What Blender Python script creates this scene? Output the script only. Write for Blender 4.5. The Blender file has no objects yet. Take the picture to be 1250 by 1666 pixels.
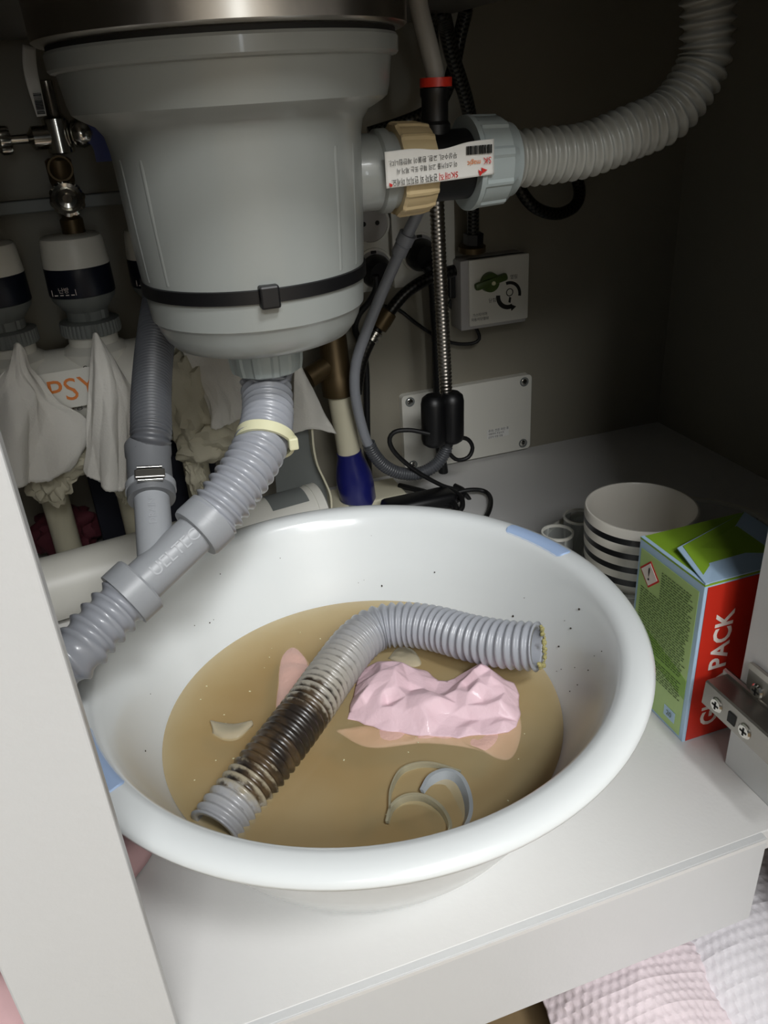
import bpy, bmesh, math, random
from mathutils import Vector, Matrix, noise

S = bpy.context.scene
COL = S.collection
random.seed(7)
PI = math.pi

# ------------------------------------------------------------------ camera
cd = bpy.data.cameras.new('camera')
cam = bpy.data.objects.new('camera', cd); COL.objects.link(cam)
R_ = Vector((0.94407, -0.32429, -0.05978)); D_ = Vector((-0.20037, -0.42015, -0.88506)); F_ = Vector((0.26189, 0.84753, -0.46163))
M = Matrix.Identity(4)
for i in range(3):
    M[i][0], M[i][1], M[i][2] = R_[i], -D_[i], -F_[i]
M.translation = (0, -0.2575, 0.42)
cam.matrix_world = M
cd.sensor_fit = 'AUTO'; cd.sensor_width = 36; cd.lens = 1305 * 36 / 1666
cd.clip_start = 0.01; cd.clip_end = 50
S.camera = cam

# ------------------------------------------------------------------ world, lamps, exposure
S.view_settings.view_transform = 'Standard'; S.view_settings.look = 'None'
S.view_settings.exposure = 0.0; S.view_settings.gamma = 1.0; S.view_settings.use_curve_mapping = False
w = bpy.data.worlds.new('kitchen'); S.world = w; w.use_nodes = True
w.node_tree.nodes['Background'].inputs[0].default_value = (0.93, 0.97, 1.0, 1)
w.node_tree.nodes['Background'].inputs[1].default_value = 0.08

def area(name, loc, target, size, power, color):
    l = bpy.data.lights.new(name, 'AREA'); l.shape = 'RECTANGLE'; l.size = size[0]; l.size_y = size[1]
    l.energy = power; l.color = color
    o = bpy.data.objects.new(name, l); COL.objects.link(o); o.location = loc
    o.rotation_euler = (Vector(target) - Vector(loc)).to_track_quat('-Z', 'Y').to_euler()
    return o
area('ceiling_lamp', (0.42, -1.25, 1.95), (0.12, 0.15, 0.1), (0.40, 0.30), 23, (0.985, 0.995, 1.0))
area('long_ceiling_lamp', (-0.10, -1.95, 1.75), (0.15, 0.35, 0.1), (1.0, 0.35), 27, (0.985, 0.995, 1.0))
area('wall_bounce_fill', (0.3, -2.1, 2.1), (0.3, -3.1, 0.8), (0.8, 0.4), 60, (1.0, 1.0, 0.985))  # added fill, brightens the opposite wall so it bounces light into the cabinet
area('basket_glint_light', (0.10, -2.6, 0.62), (0.10, 0.2, 0.36), (0.10, 0.55), 2.5, (0.86, 0.94, 1.0))  # added narrow light, puts a cool vertical highlight on the drain basket

# ------------------------------------------------------------------ materials
def lin(c):
    return tuple((v / 12.92 if v <= .04045 else ((v + .055) / 1.055) ** 2.4) for v in [x / 255 for x in c]) + (1,)

def mat(name, rgb, rough=.5, metal=0., var=.06, scale=30., bump=0., bscale=200., coat=0., spec=.5, trans=0., alpha=1.):
    m = bpy.data.materials.new(name); m.use_nodes = True
    nt = m.node_tree; b = nt.nodes['Principled BSDF']
    c = lin(rgb)
    b.inputs['Roughness'].default_value = rough; b.inputs['Metallic'].default_value = metal
    b.inputs['Specular IOR Level'].default_value = spec
    b.inputs['Coat Weight'].default_value = coat; b.inputs['Coat Roughness'].default_value = .08
    b.inputs['Transmission Weight'].default_value = trans; b.inputs['Alpha'].default_value = alpha
    tc = nt.nodes.new('ShaderNodeTexCoord')
    n = nt.nodes.new('ShaderNodeTexNoise'); n.inputs['Scale'].default_value = scale; n.inputs['Detail'].default_value = 5
    nt.links.new(tc.outputs['Object'], n.inputs['Vector'])
    mx = nt.nodes.new('ShaderNodeMix'); mx.data_type = 'RGBA'
    mx.inputs[6].default_value = tuple(v * (1 - var) for v in c[:3]) + (1,)
    mx.inputs[7].default_value = tuple(min(1, v * (1 + var)) for v in c[:3]) + (1,)
    nt.links.new(n.outputs['Fac'], mx.inputs[0]); nt.links.new(mx.outputs[2], b.inputs['Base Color'])
    if bump:
        n2 = nt.nodes.new('ShaderNodeTexNoise'); n2.inputs['Scale'].default_value = bscale; n2.inputs['Detail'].default_value = 3
        nt.links.new(tc.outputs['Object'], n2.inputs['Vector'])
        bp = nt.nodes.new('ShaderNodeBump'); bp.inputs['Strength'].default_value = bump; bp.inputs['Distance'].default_value = .002
        nt.links.new(n2.outputs['Fac'], bp.inputs['Height']); nt.links.new(bp.outputs['Normal'], b.inputs['Normal'])
    m['mix'] = mx.name
    return m

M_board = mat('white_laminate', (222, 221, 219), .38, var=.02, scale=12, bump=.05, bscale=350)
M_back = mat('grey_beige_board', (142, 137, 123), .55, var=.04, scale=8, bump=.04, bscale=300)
M_frame = mat('pale_foil', (210, 211, 211), .42, var=.02, scale=18, bump=.06, bscale=260)
M_paperwall = mat('white_wall_paint', (228, 224, 216), .8, var=.02)
M_edge = mat('edge_band', (176, 173, 170), .5, var=.04)
M_grey = mat('grey_plastic', (150, 154, 151), .30, var=.025, scale=14, coat=.25)
M_hose = mat('grey_hose', (152, 155, 162), .30, var=.04, scale=40, coat=.15)
M_hose_l = mat('light_grey_hose', (158, 159, 153), .33, var=.04, scale=30, coat=.15)
M_darkhose = mat('dark_grey_hose', (80, 82, 86), .38, var=.05, scale=40)
M_fit = mat('grey_fitting', (152, 155, 159), .36, var=.03, scale=40, bump=.05)
M_cuff = mat('dark_cuff', (104, 106, 109), .42, var=.04)
M_black = mat('black_plastic', (15, 15, 17), .42, var=.1)
M_rubber = mat('black_rubber', (16, 16, 17), .5, var=.1)
M_tan = mat('tan_plastic', (205, 184, 142), .38, var=.04)
M_union = mat('blue_grey_plastic', (168, 178, 178), .34, var=.03)
M_cream = mat('cream_plastic', (224, 222, 186), .45, var=.03)
M_steel = mat('brushed_steel', (196, 190, 182), .28, 1., var=.06, scale=60)
M_hsteel = mat('nickel_steel', (158, 154, 148), .34, 1., var=.05, scale=90)
M_chrome = mat('chrome', (214, 212, 206), .16, 1., var=.03)
M_basin = mat('white_basin_plastic', (232, 236, 236), .22, var=.012, scale=10, coat=.3)
M_pad = mat('pale_blue_rubber', (172, 196, 232), .55, var=.03)
M_white = mat('white_plastic', (226, 224, 214), .4, var=.02)
M_navy = mat('navy_plastic', (20, 25, 40), .32, var=.08)
M_gcol = mat('grey_collar', (120, 124, 122), .5, var=.06)
M_tissue = mat('white_tissue', (226, 223, 215), .9, var=.04, scale=60, bump=.25, bscale=500)
M_oldtissue = mat('damp_cream_tissue', (200, 194, 172), .85, var=.09, scale=40, bump=.3, bscale=300)
M_pink = mat('pink_tissue', (234, 202, 210), .62, var=.05, scale=50, bump=.15, bscale=400, coat=.12)
M_pinkwet = mat('soaked_pink_tissue', (226, 184, 170), .5, var=.07, scale=50, bump=.2, bscale=400)
M_cup = None
M_blue = mat('blue_tape', (30, 34, 108), .32, var=.08, coat=.3)
M_bronze = mat('dull_bronze', (92, 76, 50), .45, .6, var=.15)
M_ivory = mat('ivory_pipe', (222, 216, 190), .45, var=.05, bump=.1, bscale=120)
M_red = mat('red_print', (206, 48, 32), .38, var=.04)
M_green = mat('green_print', (140, 178, 52), .38, var=.04)
M_lgreen = mat('pale_green_print', (180, 208, 134), .4, var=.03)
M_mgreen = mat('mid_green_print', (136, 178, 70), .4, var=.03)
M_lblue = mat('pale_blue_print', (178, 206, 232), .4, var=.03)
M_ink = mat('black_ink', (28, 28, 26), .6, var=.05)
M_dgink = mat('dark_green_ink', (74, 94, 52), .6, var=.05)
M_whiteink = mat('white_ink', (240, 228, 220), .5, var=.02)
M_orange = mat('orange_ink', (232, 128, 34), .5, var=.04)
M_redink = mat('red_ink', (206, 40, 36), .5, var=.04)
M_paper = mat('sticker_paper', (232, 231, 226), .45, var=.015)
M_floorwood = mat('brown_floor', (128, 108, 78), .5, var=.22, scale=16, bump=.1)
M_towel = mat('white_paper_towel', (232, 228, 232), .9, var=.02, scale=40, bump=.12, bscale=600)
M_lilac = mat('pinkish_paper_towel', (228, 214, 218), .9, var=.03, scale=40, bump=.12, bscale=600)
M_rose = mat('dusty_rose_towel', (214, 176, 178), .9, var=.05, scale=40, bump=.2)
M_maroon = mat('maroon_cloth', (88, 34, 44), .85, var=.1)
M_bin = mat('navy_fabric', (28, 30, 42), .8, var=.1)
M_dkgreen = mat('olive_knob', (74, 92, 46), .4, var=.05)
M_hole = mat('dark_recess', (20, 19, 18), .7, var=.05)
M_soot = mat('grime', (48, 40, 30), .8, var=.3)
M_sinksteel = mat('sink_sheet_steel', (120, 116, 110), .42, 1., var=.08)
M_counter = mat('stone_counter', (120, 116, 110), .5, var=.1)
M_bluelev = mat('blue_lever', (38, 56, 130), .4, var=.05)

def m_glass(name, rgb, alpha):
    m = bpy.data.materials.new(name); m.use_nodes = True; nt = m.node_tree; nt.nodes.remove(nt.nodes['Principled BSDF'])
    out = nt.nodes['Material Output']
    t = nt.nodes.new('ShaderNodeBsdfTransparent'); p = nt.nodes.new('ShaderNodeBsdfPrincipled')
    p.inputs['Base Color'].default_value = lin(rgb); p.inputs['Roughness'].default_value = .12
    fr = nt.nodes.new('ShaderNodeFresnel'); fr.inputs[0].default_value = 1.45
    ad = nt.nodes.new('ShaderNodeMath'); ad.operation = 'ADD'; ad.use_clamp = True; ad.inputs[1].default_value = alpha
    nt.links.new(fr.outputs[0], ad.inputs[0])
    mx = nt.nodes.new('ShaderNodeMixShader'); nt.links.new(ad.outputs[0], mx.inputs[0])
    nt.links.new(t.outputs[0], mx.inputs[1]); nt.links.new(p.outputs[0], mx.inputs[2]); nt.links.new(mx.outputs[0], out.inputs[0])
    return m
M_clear = m_glass('clear_plastic', (215, 218, 215), .14)
M_strip = m_glass('translucent_strip', (206, 200, 172), .38)
M_greystrip = m_glass('grey_translucent_strip', (178, 184, 188), .72)
M_scrap = m_glass('milky_scrap', (214, 204, 176), .42)

def m_braid(name, a, b, scale, rough=.35, metal=.6, thr=.5):
    m = mat(name, a, rough, metal, var=.05); nt = m.node_tree
    uv = nt.nodes.new('ShaderNodeUVMap'); mp = nt.nodes.new('ShaderNodeMapping'); mp.inputs['Scale'].default_value = (8, scale, 1)
    mp.inputs['Rotation'].default_value = (0, 0, 0)
    ck = nt.nodes.new('ShaderNodeTexWave'); ck.bands_direction = 'DIAGONAL'; ck.inputs['Scale'].default_value = 1.0
    ck2 = nt.nodes.new('ShaderNodeTexChecker'); ck2.inputs['Scale'].default_value = 1
    ck2.inputs['Color1'].default_value = lin(a); ck2.inputs['Color2'].default_value = lin(b)
    nt.links.new(uv.outputs[0], mp.inputs[0]); nt.links.new(mp.outputs[0], ck2.inputs[0])
    nt.links.new(ck2.outputs['Color'], nt.nodes['Principled BSDF'].inputs['Base Color'])
    return m
M_braid = m_braid('black_braided_steel', (30, 30, 30), (78, 76, 70), 420)
M_braid_dark = m_braid('dark_braid', (20, 20, 20), (50, 48, 44), 420)

def m_dirty():
    m = mat('stained_grey_hose', (164, 167, 174), .30, var=.04, scale=40, coat=.2); nt = m.node_tree; b = nt.nodes['Principled BSDF']
    L = nt.links
    at = nt.nodes.new('ShaderNodeAttribute'); at.attribute_name = 'along'
    tc = nt.nodes.new('ShaderNodeTexCoord')
    n = nt.nodes.new('ShaderNodeTexNoise'); n.inputs['Scale'].default_value = 70; n.inputs['Detail'].default_value = 8; n.inputs['Roughness'].default_value = .7
    L.new(tc.outputs['Object'], n.inputs['Vector'])
    ma = nt.nodes.new('ShaderNodeMath'); ma.operation = 'MULTIPLY_ADD'; ma.inputs[1].default_value = .16; ma.inputs[2].default_value = -.08
    L.new(n.outputs['Fac'], ma.inputs[0])
    ad = nt.nodes.new('ShaderNodeMath'); ad.operation = 'ADD'; L.new(at.outputs['Fac'], ad.inputs[0]); L.new(ma.outputs[0], ad.inputs[1])
    # amount of black crust along the hose
    r = nt.nodes.new('ShaderNodeValToRGB'); e = r.color_ramp.elements
    e[0].position = 0.0; e[0].color = (0, 0, 0, 1); e[1].position = 1.0; e[1].color = (0, 0, 0, 1)
    for p, v in ((.055, .05), (.08, .30), (.12, .50), (.15, .78), (.18, .95), (.235, .90), (.27, .66), (.31, .42), (.36, .22), (.44, .08), (.52, 0)):
        q = e.new(p); q.color = (v, v, v, 1)
    L.new(ad.outputs[0], r.inputs[0])
    n2 = nt.nodes.new('ShaderNodeTexNoise'); n2.inputs['Scale'].default_value = 150; n2.inputs['Detail'].default_value = 6
    L.new(tc.outputs['Object'], n2.inputs['Vector'])
    gr = nt.nodes.new('ShaderNodeAttribute'); gr.attribute_name = 'groove'
    m1 = nt.nodes.new('ShaderNodeMath'); m1.operation = 'MULTIPLY_ADD'; m1.inputs[1].default_value = .55; L.new(gr.outputs['Fac'], m1.inputs[0])
    L.new(n2.outputs['Fac'], m1.inputs[2])             # grooves hold more dirt
    m2 = nt.nodes.new('ShaderNodeMath'); m2.operation = 'MULTIPLY_ADD'; m2.inputs[1].default_value = 1.5; m2.inputs[2].default_value = -1.12
    L.new(r.outputs[0], m2.inputs[0])
    m3 = nt.nodes.new('ShaderNodeMath'); m3.operation = 'ADD'; L.new(m1.outputs[0], m3.inputs[0]); L.new(m2.outputs[0], m3.inputs[1])
    m4 = nt.nodes.new('ShaderNodeMath'); m4.operation = 'MULTIPLY'; m4.inputs[1].default_value = 3.2; m4.use_clamp = True; L.new(m3.outputs[0], m4.inputs[0])
    # yellowish film
    ry = nt.nodes.new('ShaderNodeValToRGB'); e = ry.color_ramp.elements
    e[0].position = 0.0; e[0].color = (.12,) * 3 + (1,); e[1].position = 1.0; e[1].color = (0, 0, 0, 1)
    for p, v in ((.05, .2), (.08, .75), (.16, .8), (.3, .6), (.42, .42), (.52, .22), (.62, .0)):
        q = e.new(p); q.color = (v, v, v, 1)
    L.new(ad.outputs[0], ry.inputs[0])
    x1 = nt.nodes.new('ShaderNodeMix'); x1.data_type = 'RGBA'; x1.inputs[7].default_value = lin((158, 144, 108))
    L.new(ry.outputs[0], x1.inputs[0]); L.new(nt.nodes[m['mix']].outputs[2], x1.inputs[6])
    x2 = nt.nodes.new('ShaderNodeMix'); x2.data_type = 'RGBA'; x2.inputs[7].default_value = lin((50, 42, 35)); n3 = nt.nodes.new('ShaderNodeTexNoise'); n3.inputs['Scale'].default_value = 55; n3.inputs['Detail'].default_value = 4; L.new(tc.outputs['Object'], n3.inputs['Vector']); r3 = nt.nodes.new('ShaderNodeValToRGB'); r3.color_ramp.elements[0].position = .46; r3.color_ramp.elements[1].position = .66; r3.color_ramp.elements[0].color = lin((42, 36, 31)); r3.color_ramp.elements[1].color = lin((86, 69, 48)); L.new(n3.outputs['Fac'], r3.inputs[0]); L.new(r3.outputs[0], x2.inputs[7])
    L.new(m4.outputs[0], x2.inputs[0]); L.new(x1.outputs[2], x2.inputs[6]); L.new(x2.outputs[2], b.inputs['Base Color'])
    return m
M_dirty = m_dirty()

def m_water():
    m = bpy.data.materials.new('murky_water'); m.use_nodes = True; nt = m.node_tree; L = nt.links
    b = nt.nodes['Principled BSDF']; out = nt.nodes['Material Output']
    tc = nt.nodes.new('ShaderNodeTexCoord'); n = nt.nodes.new('ShaderNodeTexNoise'); n.inputs['Scale'].default_value = 14; n.inputs['Detail'].default_value = 3
    L.new(tc.outputs['Object'], n.inputs['Vector'])
    r = nt.nodes.new('ShaderNodeValToRGB'); r.color_ramp.elements[0].position = .3; r.color_ramp.elements[1].position = .7
    r.color_ramp.elements[0].color = lin((226, 200, 144)); r.color_ramp.elements[1].color = lin((238, 218, 168))
    L.new(n.outputs['Fac'], r.inputs[0]); L.new(r.outputs[0], b.inputs['Base Color'])
    b.inputs['Roughness'].default_value = .07; b.inputs['Specular IOR Level'].default_value = .4
    n2 = nt.nodes.new('ShaderNodeTexNoise'); n2.inputs['Scale'].default_value = 25; L.new(tc.outputs['Object'], n2.inputs['Vector'])
    bp = nt.nodes.new('ShaderNodeBump'); bp.inputs['Strength'].default_value = .08; bp.inputs['Distance'].default_value = .002
    L.new(n2.outputs['Fac'], bp.inputs['Height']); L.new(bp.outputs['Normal'], b.inputs['Normal'])
    t = nt.nodes.new('ShaderNodeBsdfTransparent'); mx = nt.nodes.new('ShaderNodeMixShader'); mx.inputs[0].default_value = .40
    L.new(t.outputs[0], mx.inputs[1]); L.new(b.outputs[0], mx.inputs[2]); L.new(mx.outputs[0], out.inputs[0])
    v = nt.nodes.new('ShaderNodeVolumeAbsorption'); v.inputs[0].default_value = lin((226, 204, 152)); v.inputs[1].default_value = 40
    L.new(v.outputs[0], out.inputs['Volume'])
    return m
M_water = m_water()

def m_stripes():
    m = mat('striped_glaze', (236, 231, 220), .32, var=.02, coat=.05); nt = m.node_tree; L = nt.links
    g = nt.nodes.new('ShaderNodeNewGeometry'); tc = nt.nodes.new('ShaderNodeTexCoord'); sp = nt.nodes.new('ShaderNodeSeparateXYZ'); L.new(tc.outputs['Object'], sp.inputs[0])
    at = nt.nodes.new('ShaderNodeAttribute'); at.attribute_name = 'outside'
    r = nt.nodes.new('ShaderNodeValToRGB'); r.color_ramp.interpolation = 'CONSTANT'
    mm = nt.nodes.new('ShaderNodeMath'); mm.operation = 'MULTIPLY'; mm.inputs[1].default_value = 10; L.new(sp.outputs['Z'], mm.inputs[0])
    e = r.color_ramp.elements; e[0].position = 0; e[0].color = (0, 0, 0, 1); e[1].position = .999; e[1].color = (0, 0, 0, 1)
    z = .935
    for k in range(6):
        a = e.new(z - .055); a.color = (1, 1, 1, 1); c = e.new(z); c.color = (0, 0, 0, 1); z -= .128
    L.new(mm.outputs[0], r.inputs[0])
    mu = nt.nodes.new('ShaderNodeMath'); mu.operation = 'MULTIPLY'; L.new(r.outputs[0], mu.inputs[0]); L.new(at.outputs['Fac'], mu.inputs[1])
    x = nt.nodes.new('ShaderNodeMix'); x.data_type = 'RGBA'; x.inputs[7].default_value = lin((20, 20, 24)); L.new(mu.outputs[0], x.inputs[0])
    L.new(nt.nodes[m['mix']].outputs[2], x.inputs[6]); L.new(x.outputs[2], nt.nodes['Principled BSDF'].inputs['Base Color'])
    return m
M_cup = m_stripes()

# ------------------------------------------------------------------ object helpers (all geometry given in world metres)
WL = {}
def put(name, verts, faces, m, parent=None, smooth=False, attrs=None, uvs=None, fix=True):
    vs = [Vector(v) for v in verts]
    if parent is not None:
        org = WL[parent.name]
    else:
        lo = Vector([min(v[i] for v in vs) for i in range(3)]); hi = Vector([max(v[i] for v in vs) for i in range(3)])
        org = Vector(((lo.x + hi.x) / 2, (lo.y + hi.y) / 2, lo.z))
    me = bpy.data.meshes.new(name); me.from_pydata([v - org for v in vs], [], faces)
    if fix:
        bm = bmesh.new(); bm.from_mesh(me); bmesh.ops.recalc_face_normals(bm, faces=bm.faces); bm.to_mesh(me); bm.free()
    if smooth:
        me.shade_smooth()
        if smooth != 'all':
            me.set_sharp_from_angle(angle=math.radians(smooth if smooth is not True else 42))
    for k, vals in (attrs or {}).items():
        a = me.attributes.new(k, 'FLOAT', 'POINT')
        a.data.foreach_set('value', vals)
    if uvs:
        ul = me.uv_layers.new(name='UVMap')
        for lp in me.loops:
            ul.data[lp.index].uv = uvs[lp.vertex_index]
    for mm in (m if isinstance(m, list) else [m]): me.materials.append(mm)
    o = bpy.data.objects.new(name, me); COL.objects.link(o)
    if parent is not None: o.parent = parent; WL[o.name] = org
    else: o.location = org; WL[o.name] = org
    return o

def tag(o, label=None, cat=None, group=None, kind=None):
    if label: o['label'] = label
    if cat: o['category'] = cat
    if group: o['group'] = group
    if kind: o['kind'] = kind
    return o

def thing(name, loc, label, cat, group=None):
    o = bpy.data.objects.new(name, None); COL.objects.link(o); o.location = loc; o.empty_display_size = .02
    WL[o.name] = Vector(loc)
    return tag(o, label, cat, group)

class G:                                             # collects geometry of one mesh
    def __init__(s): s.v = []; s.f = []
    def add(s, vs, fs):
        n = len(s.v); s.v += [Vector(v) for v in vs]; s.f += [tuple(i + n for i in f) for f in fs]; return s
    def put(s, name, m, parent=None, **k): return put(name, s.v, s.f, m, parent, **k)

def frame(axis):
    a = Vector(axis).normalized(); t = Vector((0, 0, 1)) if abs(a.z) < .9 else Vector((1, 0, 0))
    x = t.cross(a).normalized(); return x, a.cross(x), a

def lathe(prof, o=(0, 0, 0), axis=(0, 0, 1), seg=40, mod=None, caps=True):
    x, y, a = frame(axis) if tuple(axis) != (0, 0, 1) else (Vector((1, 0, 0)), Vector((0, 1, 0)), Vector((0, 0, 1)))
    o = Vector(o); vs = []; fs = []; rows = []
    for i, (r, h) in enumerate(prof):
        if r < 1e-6: vs.append(o + a * h); rows.append([len(vs) - 1]); continue
        row = []
        for k in range(seg):
            t = 2 * PI * k / seg; rr = r + (mod(t, i, r) if mod else 0)
            vs.append(o + a * h + (x * math.cos(t) + y * math.sin(t)) * rr); row.append(len(vs) - 1)
        rows.append(row)
    for p, q in zip(rows, rows[1:]):
        for k in range(seg):
            k2 = (k + 1) % seg
            if len(p) == 1 and len(q) == 1: break
            if len(p) == 1: fs.append((p[0], q[k], q[k2]))
            elif len(q) == 1: fs.append((p[k], p[k2], q[0]))
            else: fs.append((p[k], p[k2], q[k2], q[k]))
    if caps:
        if len(rows[0]) > 1: fs.append(tuple(rows[0]))
        if len(rows[-1]) > 1: fs.append(tuple(rows[-1]))
    return vs, fs

def ring_prof(prof): return prof + [prof[0]]          # closed (hollow) lathe profile

def box(c, s, bev=0., rot=None, seg=2):
    bm = bmesh.new(); bmesh.ops.create_cube(bm, size=1)
    for v in bm.verts: v.co = Vector((v.co.x * s[0], v.co.y * s[1], v.co.z * s[2]))
    if bev: bmesh.ops.bevel(bm, geom=bm.edges[:], offset=bev, segments=seg, profile=.5, affect='EDGES')
    mt = Matrix.Translation(c) @ (rot.to_4x4() if rot else Matrix.Identity(4))
    bmesh.ops.transform(bm, matrix=mt, verts=bm.verts)
    bm.verts.index_update(); vs = [v.co.copy() for v in bm.verts]; fs = [tuple(v.index for v in f.verts) for f in bm.faces]; bm.free()
    return vs, fs

def prism(pts, o, x, y, depth):                        # polygon pts in the plane (o; x, y), thickened along x cross y
    x = Vector(x).normalized(); y = Vector(y).normalized(); n = x.cross(y).normalized(); o = Vector(o); k = len(pts)
    a = [o + x * p[0] + y * p[1] for p in pts]; vs = a + [v + n * depth for v in a]
    fs = [tuple(range(k))[::-1], tuple(range(k, 2 * k))] + [(i, (i + 1) % k, k + (i + 1) % k, k + i) for i in range(k)]
    return vs, fs

def rrect(w, h, r, n=5):
    out = []
    for cx, cy, a0 in ((w / 2 - r, h / 2 - r, 0), (-w / 2 + r, h / 2 - r, 90), (-w / 2 + r, -h / 2 + r, 180), (w / 2 - r, -h / 2 + r, 270)):
        for i in range(n): t = math.radians(a0 + 90 * i / (n - 1)); out.append((cx + r * math.cos(t), cy + r * math.sin(t)))
    return out

def spline(pts, ds):
    P = [Vector(p) for p in pts]; P = [P[0] * 2 - P[1]] + P + [P[-1] * 2 - P[-2]]; raw = []
    for i in range(1, len(P) - 2):
        p0, p1, p2, p3 = P[i - 1:i + 3]
        for k in range(24):
            t = k / 24; raw.append(.5 * ((2 * p1) + (p2 - p0) * t + (2 * p0 - 5 * p1 + 4 * p2 - p3) * t * t + (3 * p1 - p0 - 3 * p2 + p3) * t ** 3))
    raw.append(P[-2]); d = [0]
    for a, b in zip(raw, raw[1:]): d.append(d[-1] + (b - a).length)
    n = max(2, int(round(d[-1] / ds))); out = []; j = 0
    for i in range(n + 1):
        s = d[-1] * i / n
        while j < len(d) - 2 and d[j + 1] < s: j += 1
        t = (s - d[j]) / max(1e-9, d[j + 1] - d[j]); out.append(raw[j].lerp(raw[j + 1], min(1, t)))
    return out, d[-1]

def sweep(path, radii, seg):                           # rings along a path with parallel-transported frames
    n = len(path); rings = []; up = None
    for i, p in enumerate(path):
        tg = (path[min(i + 1, n - 1)] - path[max(i - 1, 0)]).normalized()
        if up is None: up = frame(tg)[0]
        up = (up - tg * up.dot(tg)).normalized(); sd = tg.cross(up)
        rings.append([p + (up * math.cos(2 * PI * k / seg) + sd * math.sin(2 * PI * k / seg)) * radii[i] for k in range(seg)])
    return rings

def tube(pts, r, seg=12, ds=.004):
    path, L = spline(pts, ds); n = len(path)
    rr = [r(i / (n - 1)) if callable(r) else r for i in range(n)]
    rings = sweep(path, rr, seg); vs = [v for g in rings for v in g]
    fs = [(i * seg + k, i * seg + (k + 1) % seg, (i + 1) * seg + (k + 1) % seg, (i + 1) * seg + k) for i in range(n - 1) for k in range(seg)]
    fs += [tuple(range(seg))[::-1], tuple(range((n - 1) * seg, n * seg))]
    uv = [(k / seg, L * i / (n - 1)) for i in range(n) for k in range(seg)]
    return vs, fs, uv

def put_tube(name, pts, r, m, parent=None, seg=12, ds=.004):
    v, f, uv = tube(pts, r, seg, ds); return put(name, v, f, m, parent, smooth=60, uvs=uv)

def put_hose(name, pts, R, depth, pitch, m, parent=None, sharp=1., seg=30, sub=6, wall=.0012):
    path, L = spline(pts, pitch / sub); n = len(path); N = round(L / pitch); rr = []; gr = []
    for i in range(n):
        c = .5 + .5 * math.cos(2 * PI * N * i / (n - 1)); rr.append(R - depth + depth * c ** sharp); gr.append(1 - c ** sharp)
    out = sweep(path, rr, seg); inn = sweep(path, [R - depth - wall] * n, seg)
    vs = [v for g in out for v in g] + [v for g in inn for v in g]; B = n * seg
    fs = []
    for i in range(n - 1):
        for k in range(seg):
            k2 = (k + 1) % seg
            fs.append((i * seg + k, i * seg + k2, (i + 1) * seg + k2, (i + 1) * seg + k))
            fs.append((B + i * seg + k, B + (i + 1) * seg + k, B + (i + 1) * seg + k2, B + i * seg + k2))
    for i in (0, n - 1):
        for k in range(seg):
            k2 = (k + 1) % seg; fs.append((i * seg + k, B + i * seg + k, B + i * seg + k2, i * seg + k2))
    al = [i / (n - 1) for i in range(n) for _ in range(seg)] * 2
    g2 = [gr[i] for i in range(n) for _ in range(seg)] + [1.0] * B
    return put(name, vs, fs, m, parent, smooth='all', attrs={'along': al, 'groove': g2})

def text(name, body, size, m, parent, o, x, y, align='CENTER', thick=.0002, sx=1., bold=0.):
    c = bpy.data.curves.new(name, 'FONT'); c.body = body; c.size = size; c.align_x = align; c.align_y = 'CENTER'; c.resolution_u = 3; c.offset = bold
    t = bpy.data.objects.new('tmp', c); COL.objects.link(t)
    dg = bpy.context.evaluated_depsgraph_get(); me = t.evaluated_get(dg).to_mesh()
    x = Vector(x).normalized(); y = Vector(y).normalized(); nn = x.cross(y).normalized(); o = Vector(o)
    vs = [o + x * v.co.x * sx + y * v.co.y + nn * thick for v in me.vertices]; fs = [tuple(p.vertices) for p in me.polygons]
    t.evaluated_get(dg).to_mesh_clear(); bpy.data.objects.remove(t); bpy.data.curves.remove(c)
    return put(name, vs, fs, m, parent, fix=False)

def sheet(rows, nu=24, nv=24, crease=.0, cs=40., seed=0, thick=.0005, ragged=0., yb=(0, -1, 0), emboss=None):
    """a thin cloth surface through a grid of control points, with creases"""
    R = [[Vector(p) for p in r] for r in rows]
    def cr(P, t):
        k = len(P) - 1; i = min(int(t * k), k - 1); u = t * k - i
        p1, p2 = P[i], P[i + 1]; p0 = P[i - 1] if i else p1 * 2 - p2; p3 = P[i + 2] if i + 2 <= k else p2 * 2 - p1
        return .5 * ((2 * p1) + (p2 - p0) * u + (2 * p0 - 5 * p1 + 4 * p2 - p3) * u * u + (3 * p1 - p0 - 3 * p2 + p3) * u ** 3)
    g = []
    for a in range(nv + 1):
        line = []
        for b in range(nu + 1):
            u, v = b / nu, a / nv
            if ragged:
                q = 1 + ragged * noise.noise(Vector((u * 9, seed, 3)))
                pass
            line.append(cr([cr(r, u) for r in R], v))
        g.append(line)
    vs = []
    for a in range(nv + 1):
        for b in range(nu + 1):
            p = g[a][b]; t1 = g[a][min(b + 1, nu)] - g[a][max(b - 1, 0)]; t2 = g[min(a + 1, nv)][b] - g[max(a - 1, 0)][b]
            nrm = t1.cross(t2); nrm = nrm.normalized() if nrm.length > 1e-12 else Vector(yb)
            q = Vector((p.x * cs + seed * 7.3, p.y * cs, p.z * cs))
            dist = noise.voronoi(q)[0]
            h = crease * ((dist[1] - dist[0]) * 1.2 - .4 + .5 * noise.noise(q * 1.7))
            if ragged and a == nv: p = p + t2.normalized() * ragged * (abs(noise.noise(Vector((b * .9, seed * 3.1, 0)))) - .3)
            if emboss: h += emboss(b / nu, a / nv)
            vs.append(p + nrm * h)
    W = nu + 1; n = len(vs)
    top = [(a * W + b, a * W + b + 1, (a + 1) * W + b + 1, (a + 1) * W + b) for a in range(nv) for b in range(nu)]
    return vs, top

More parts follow.
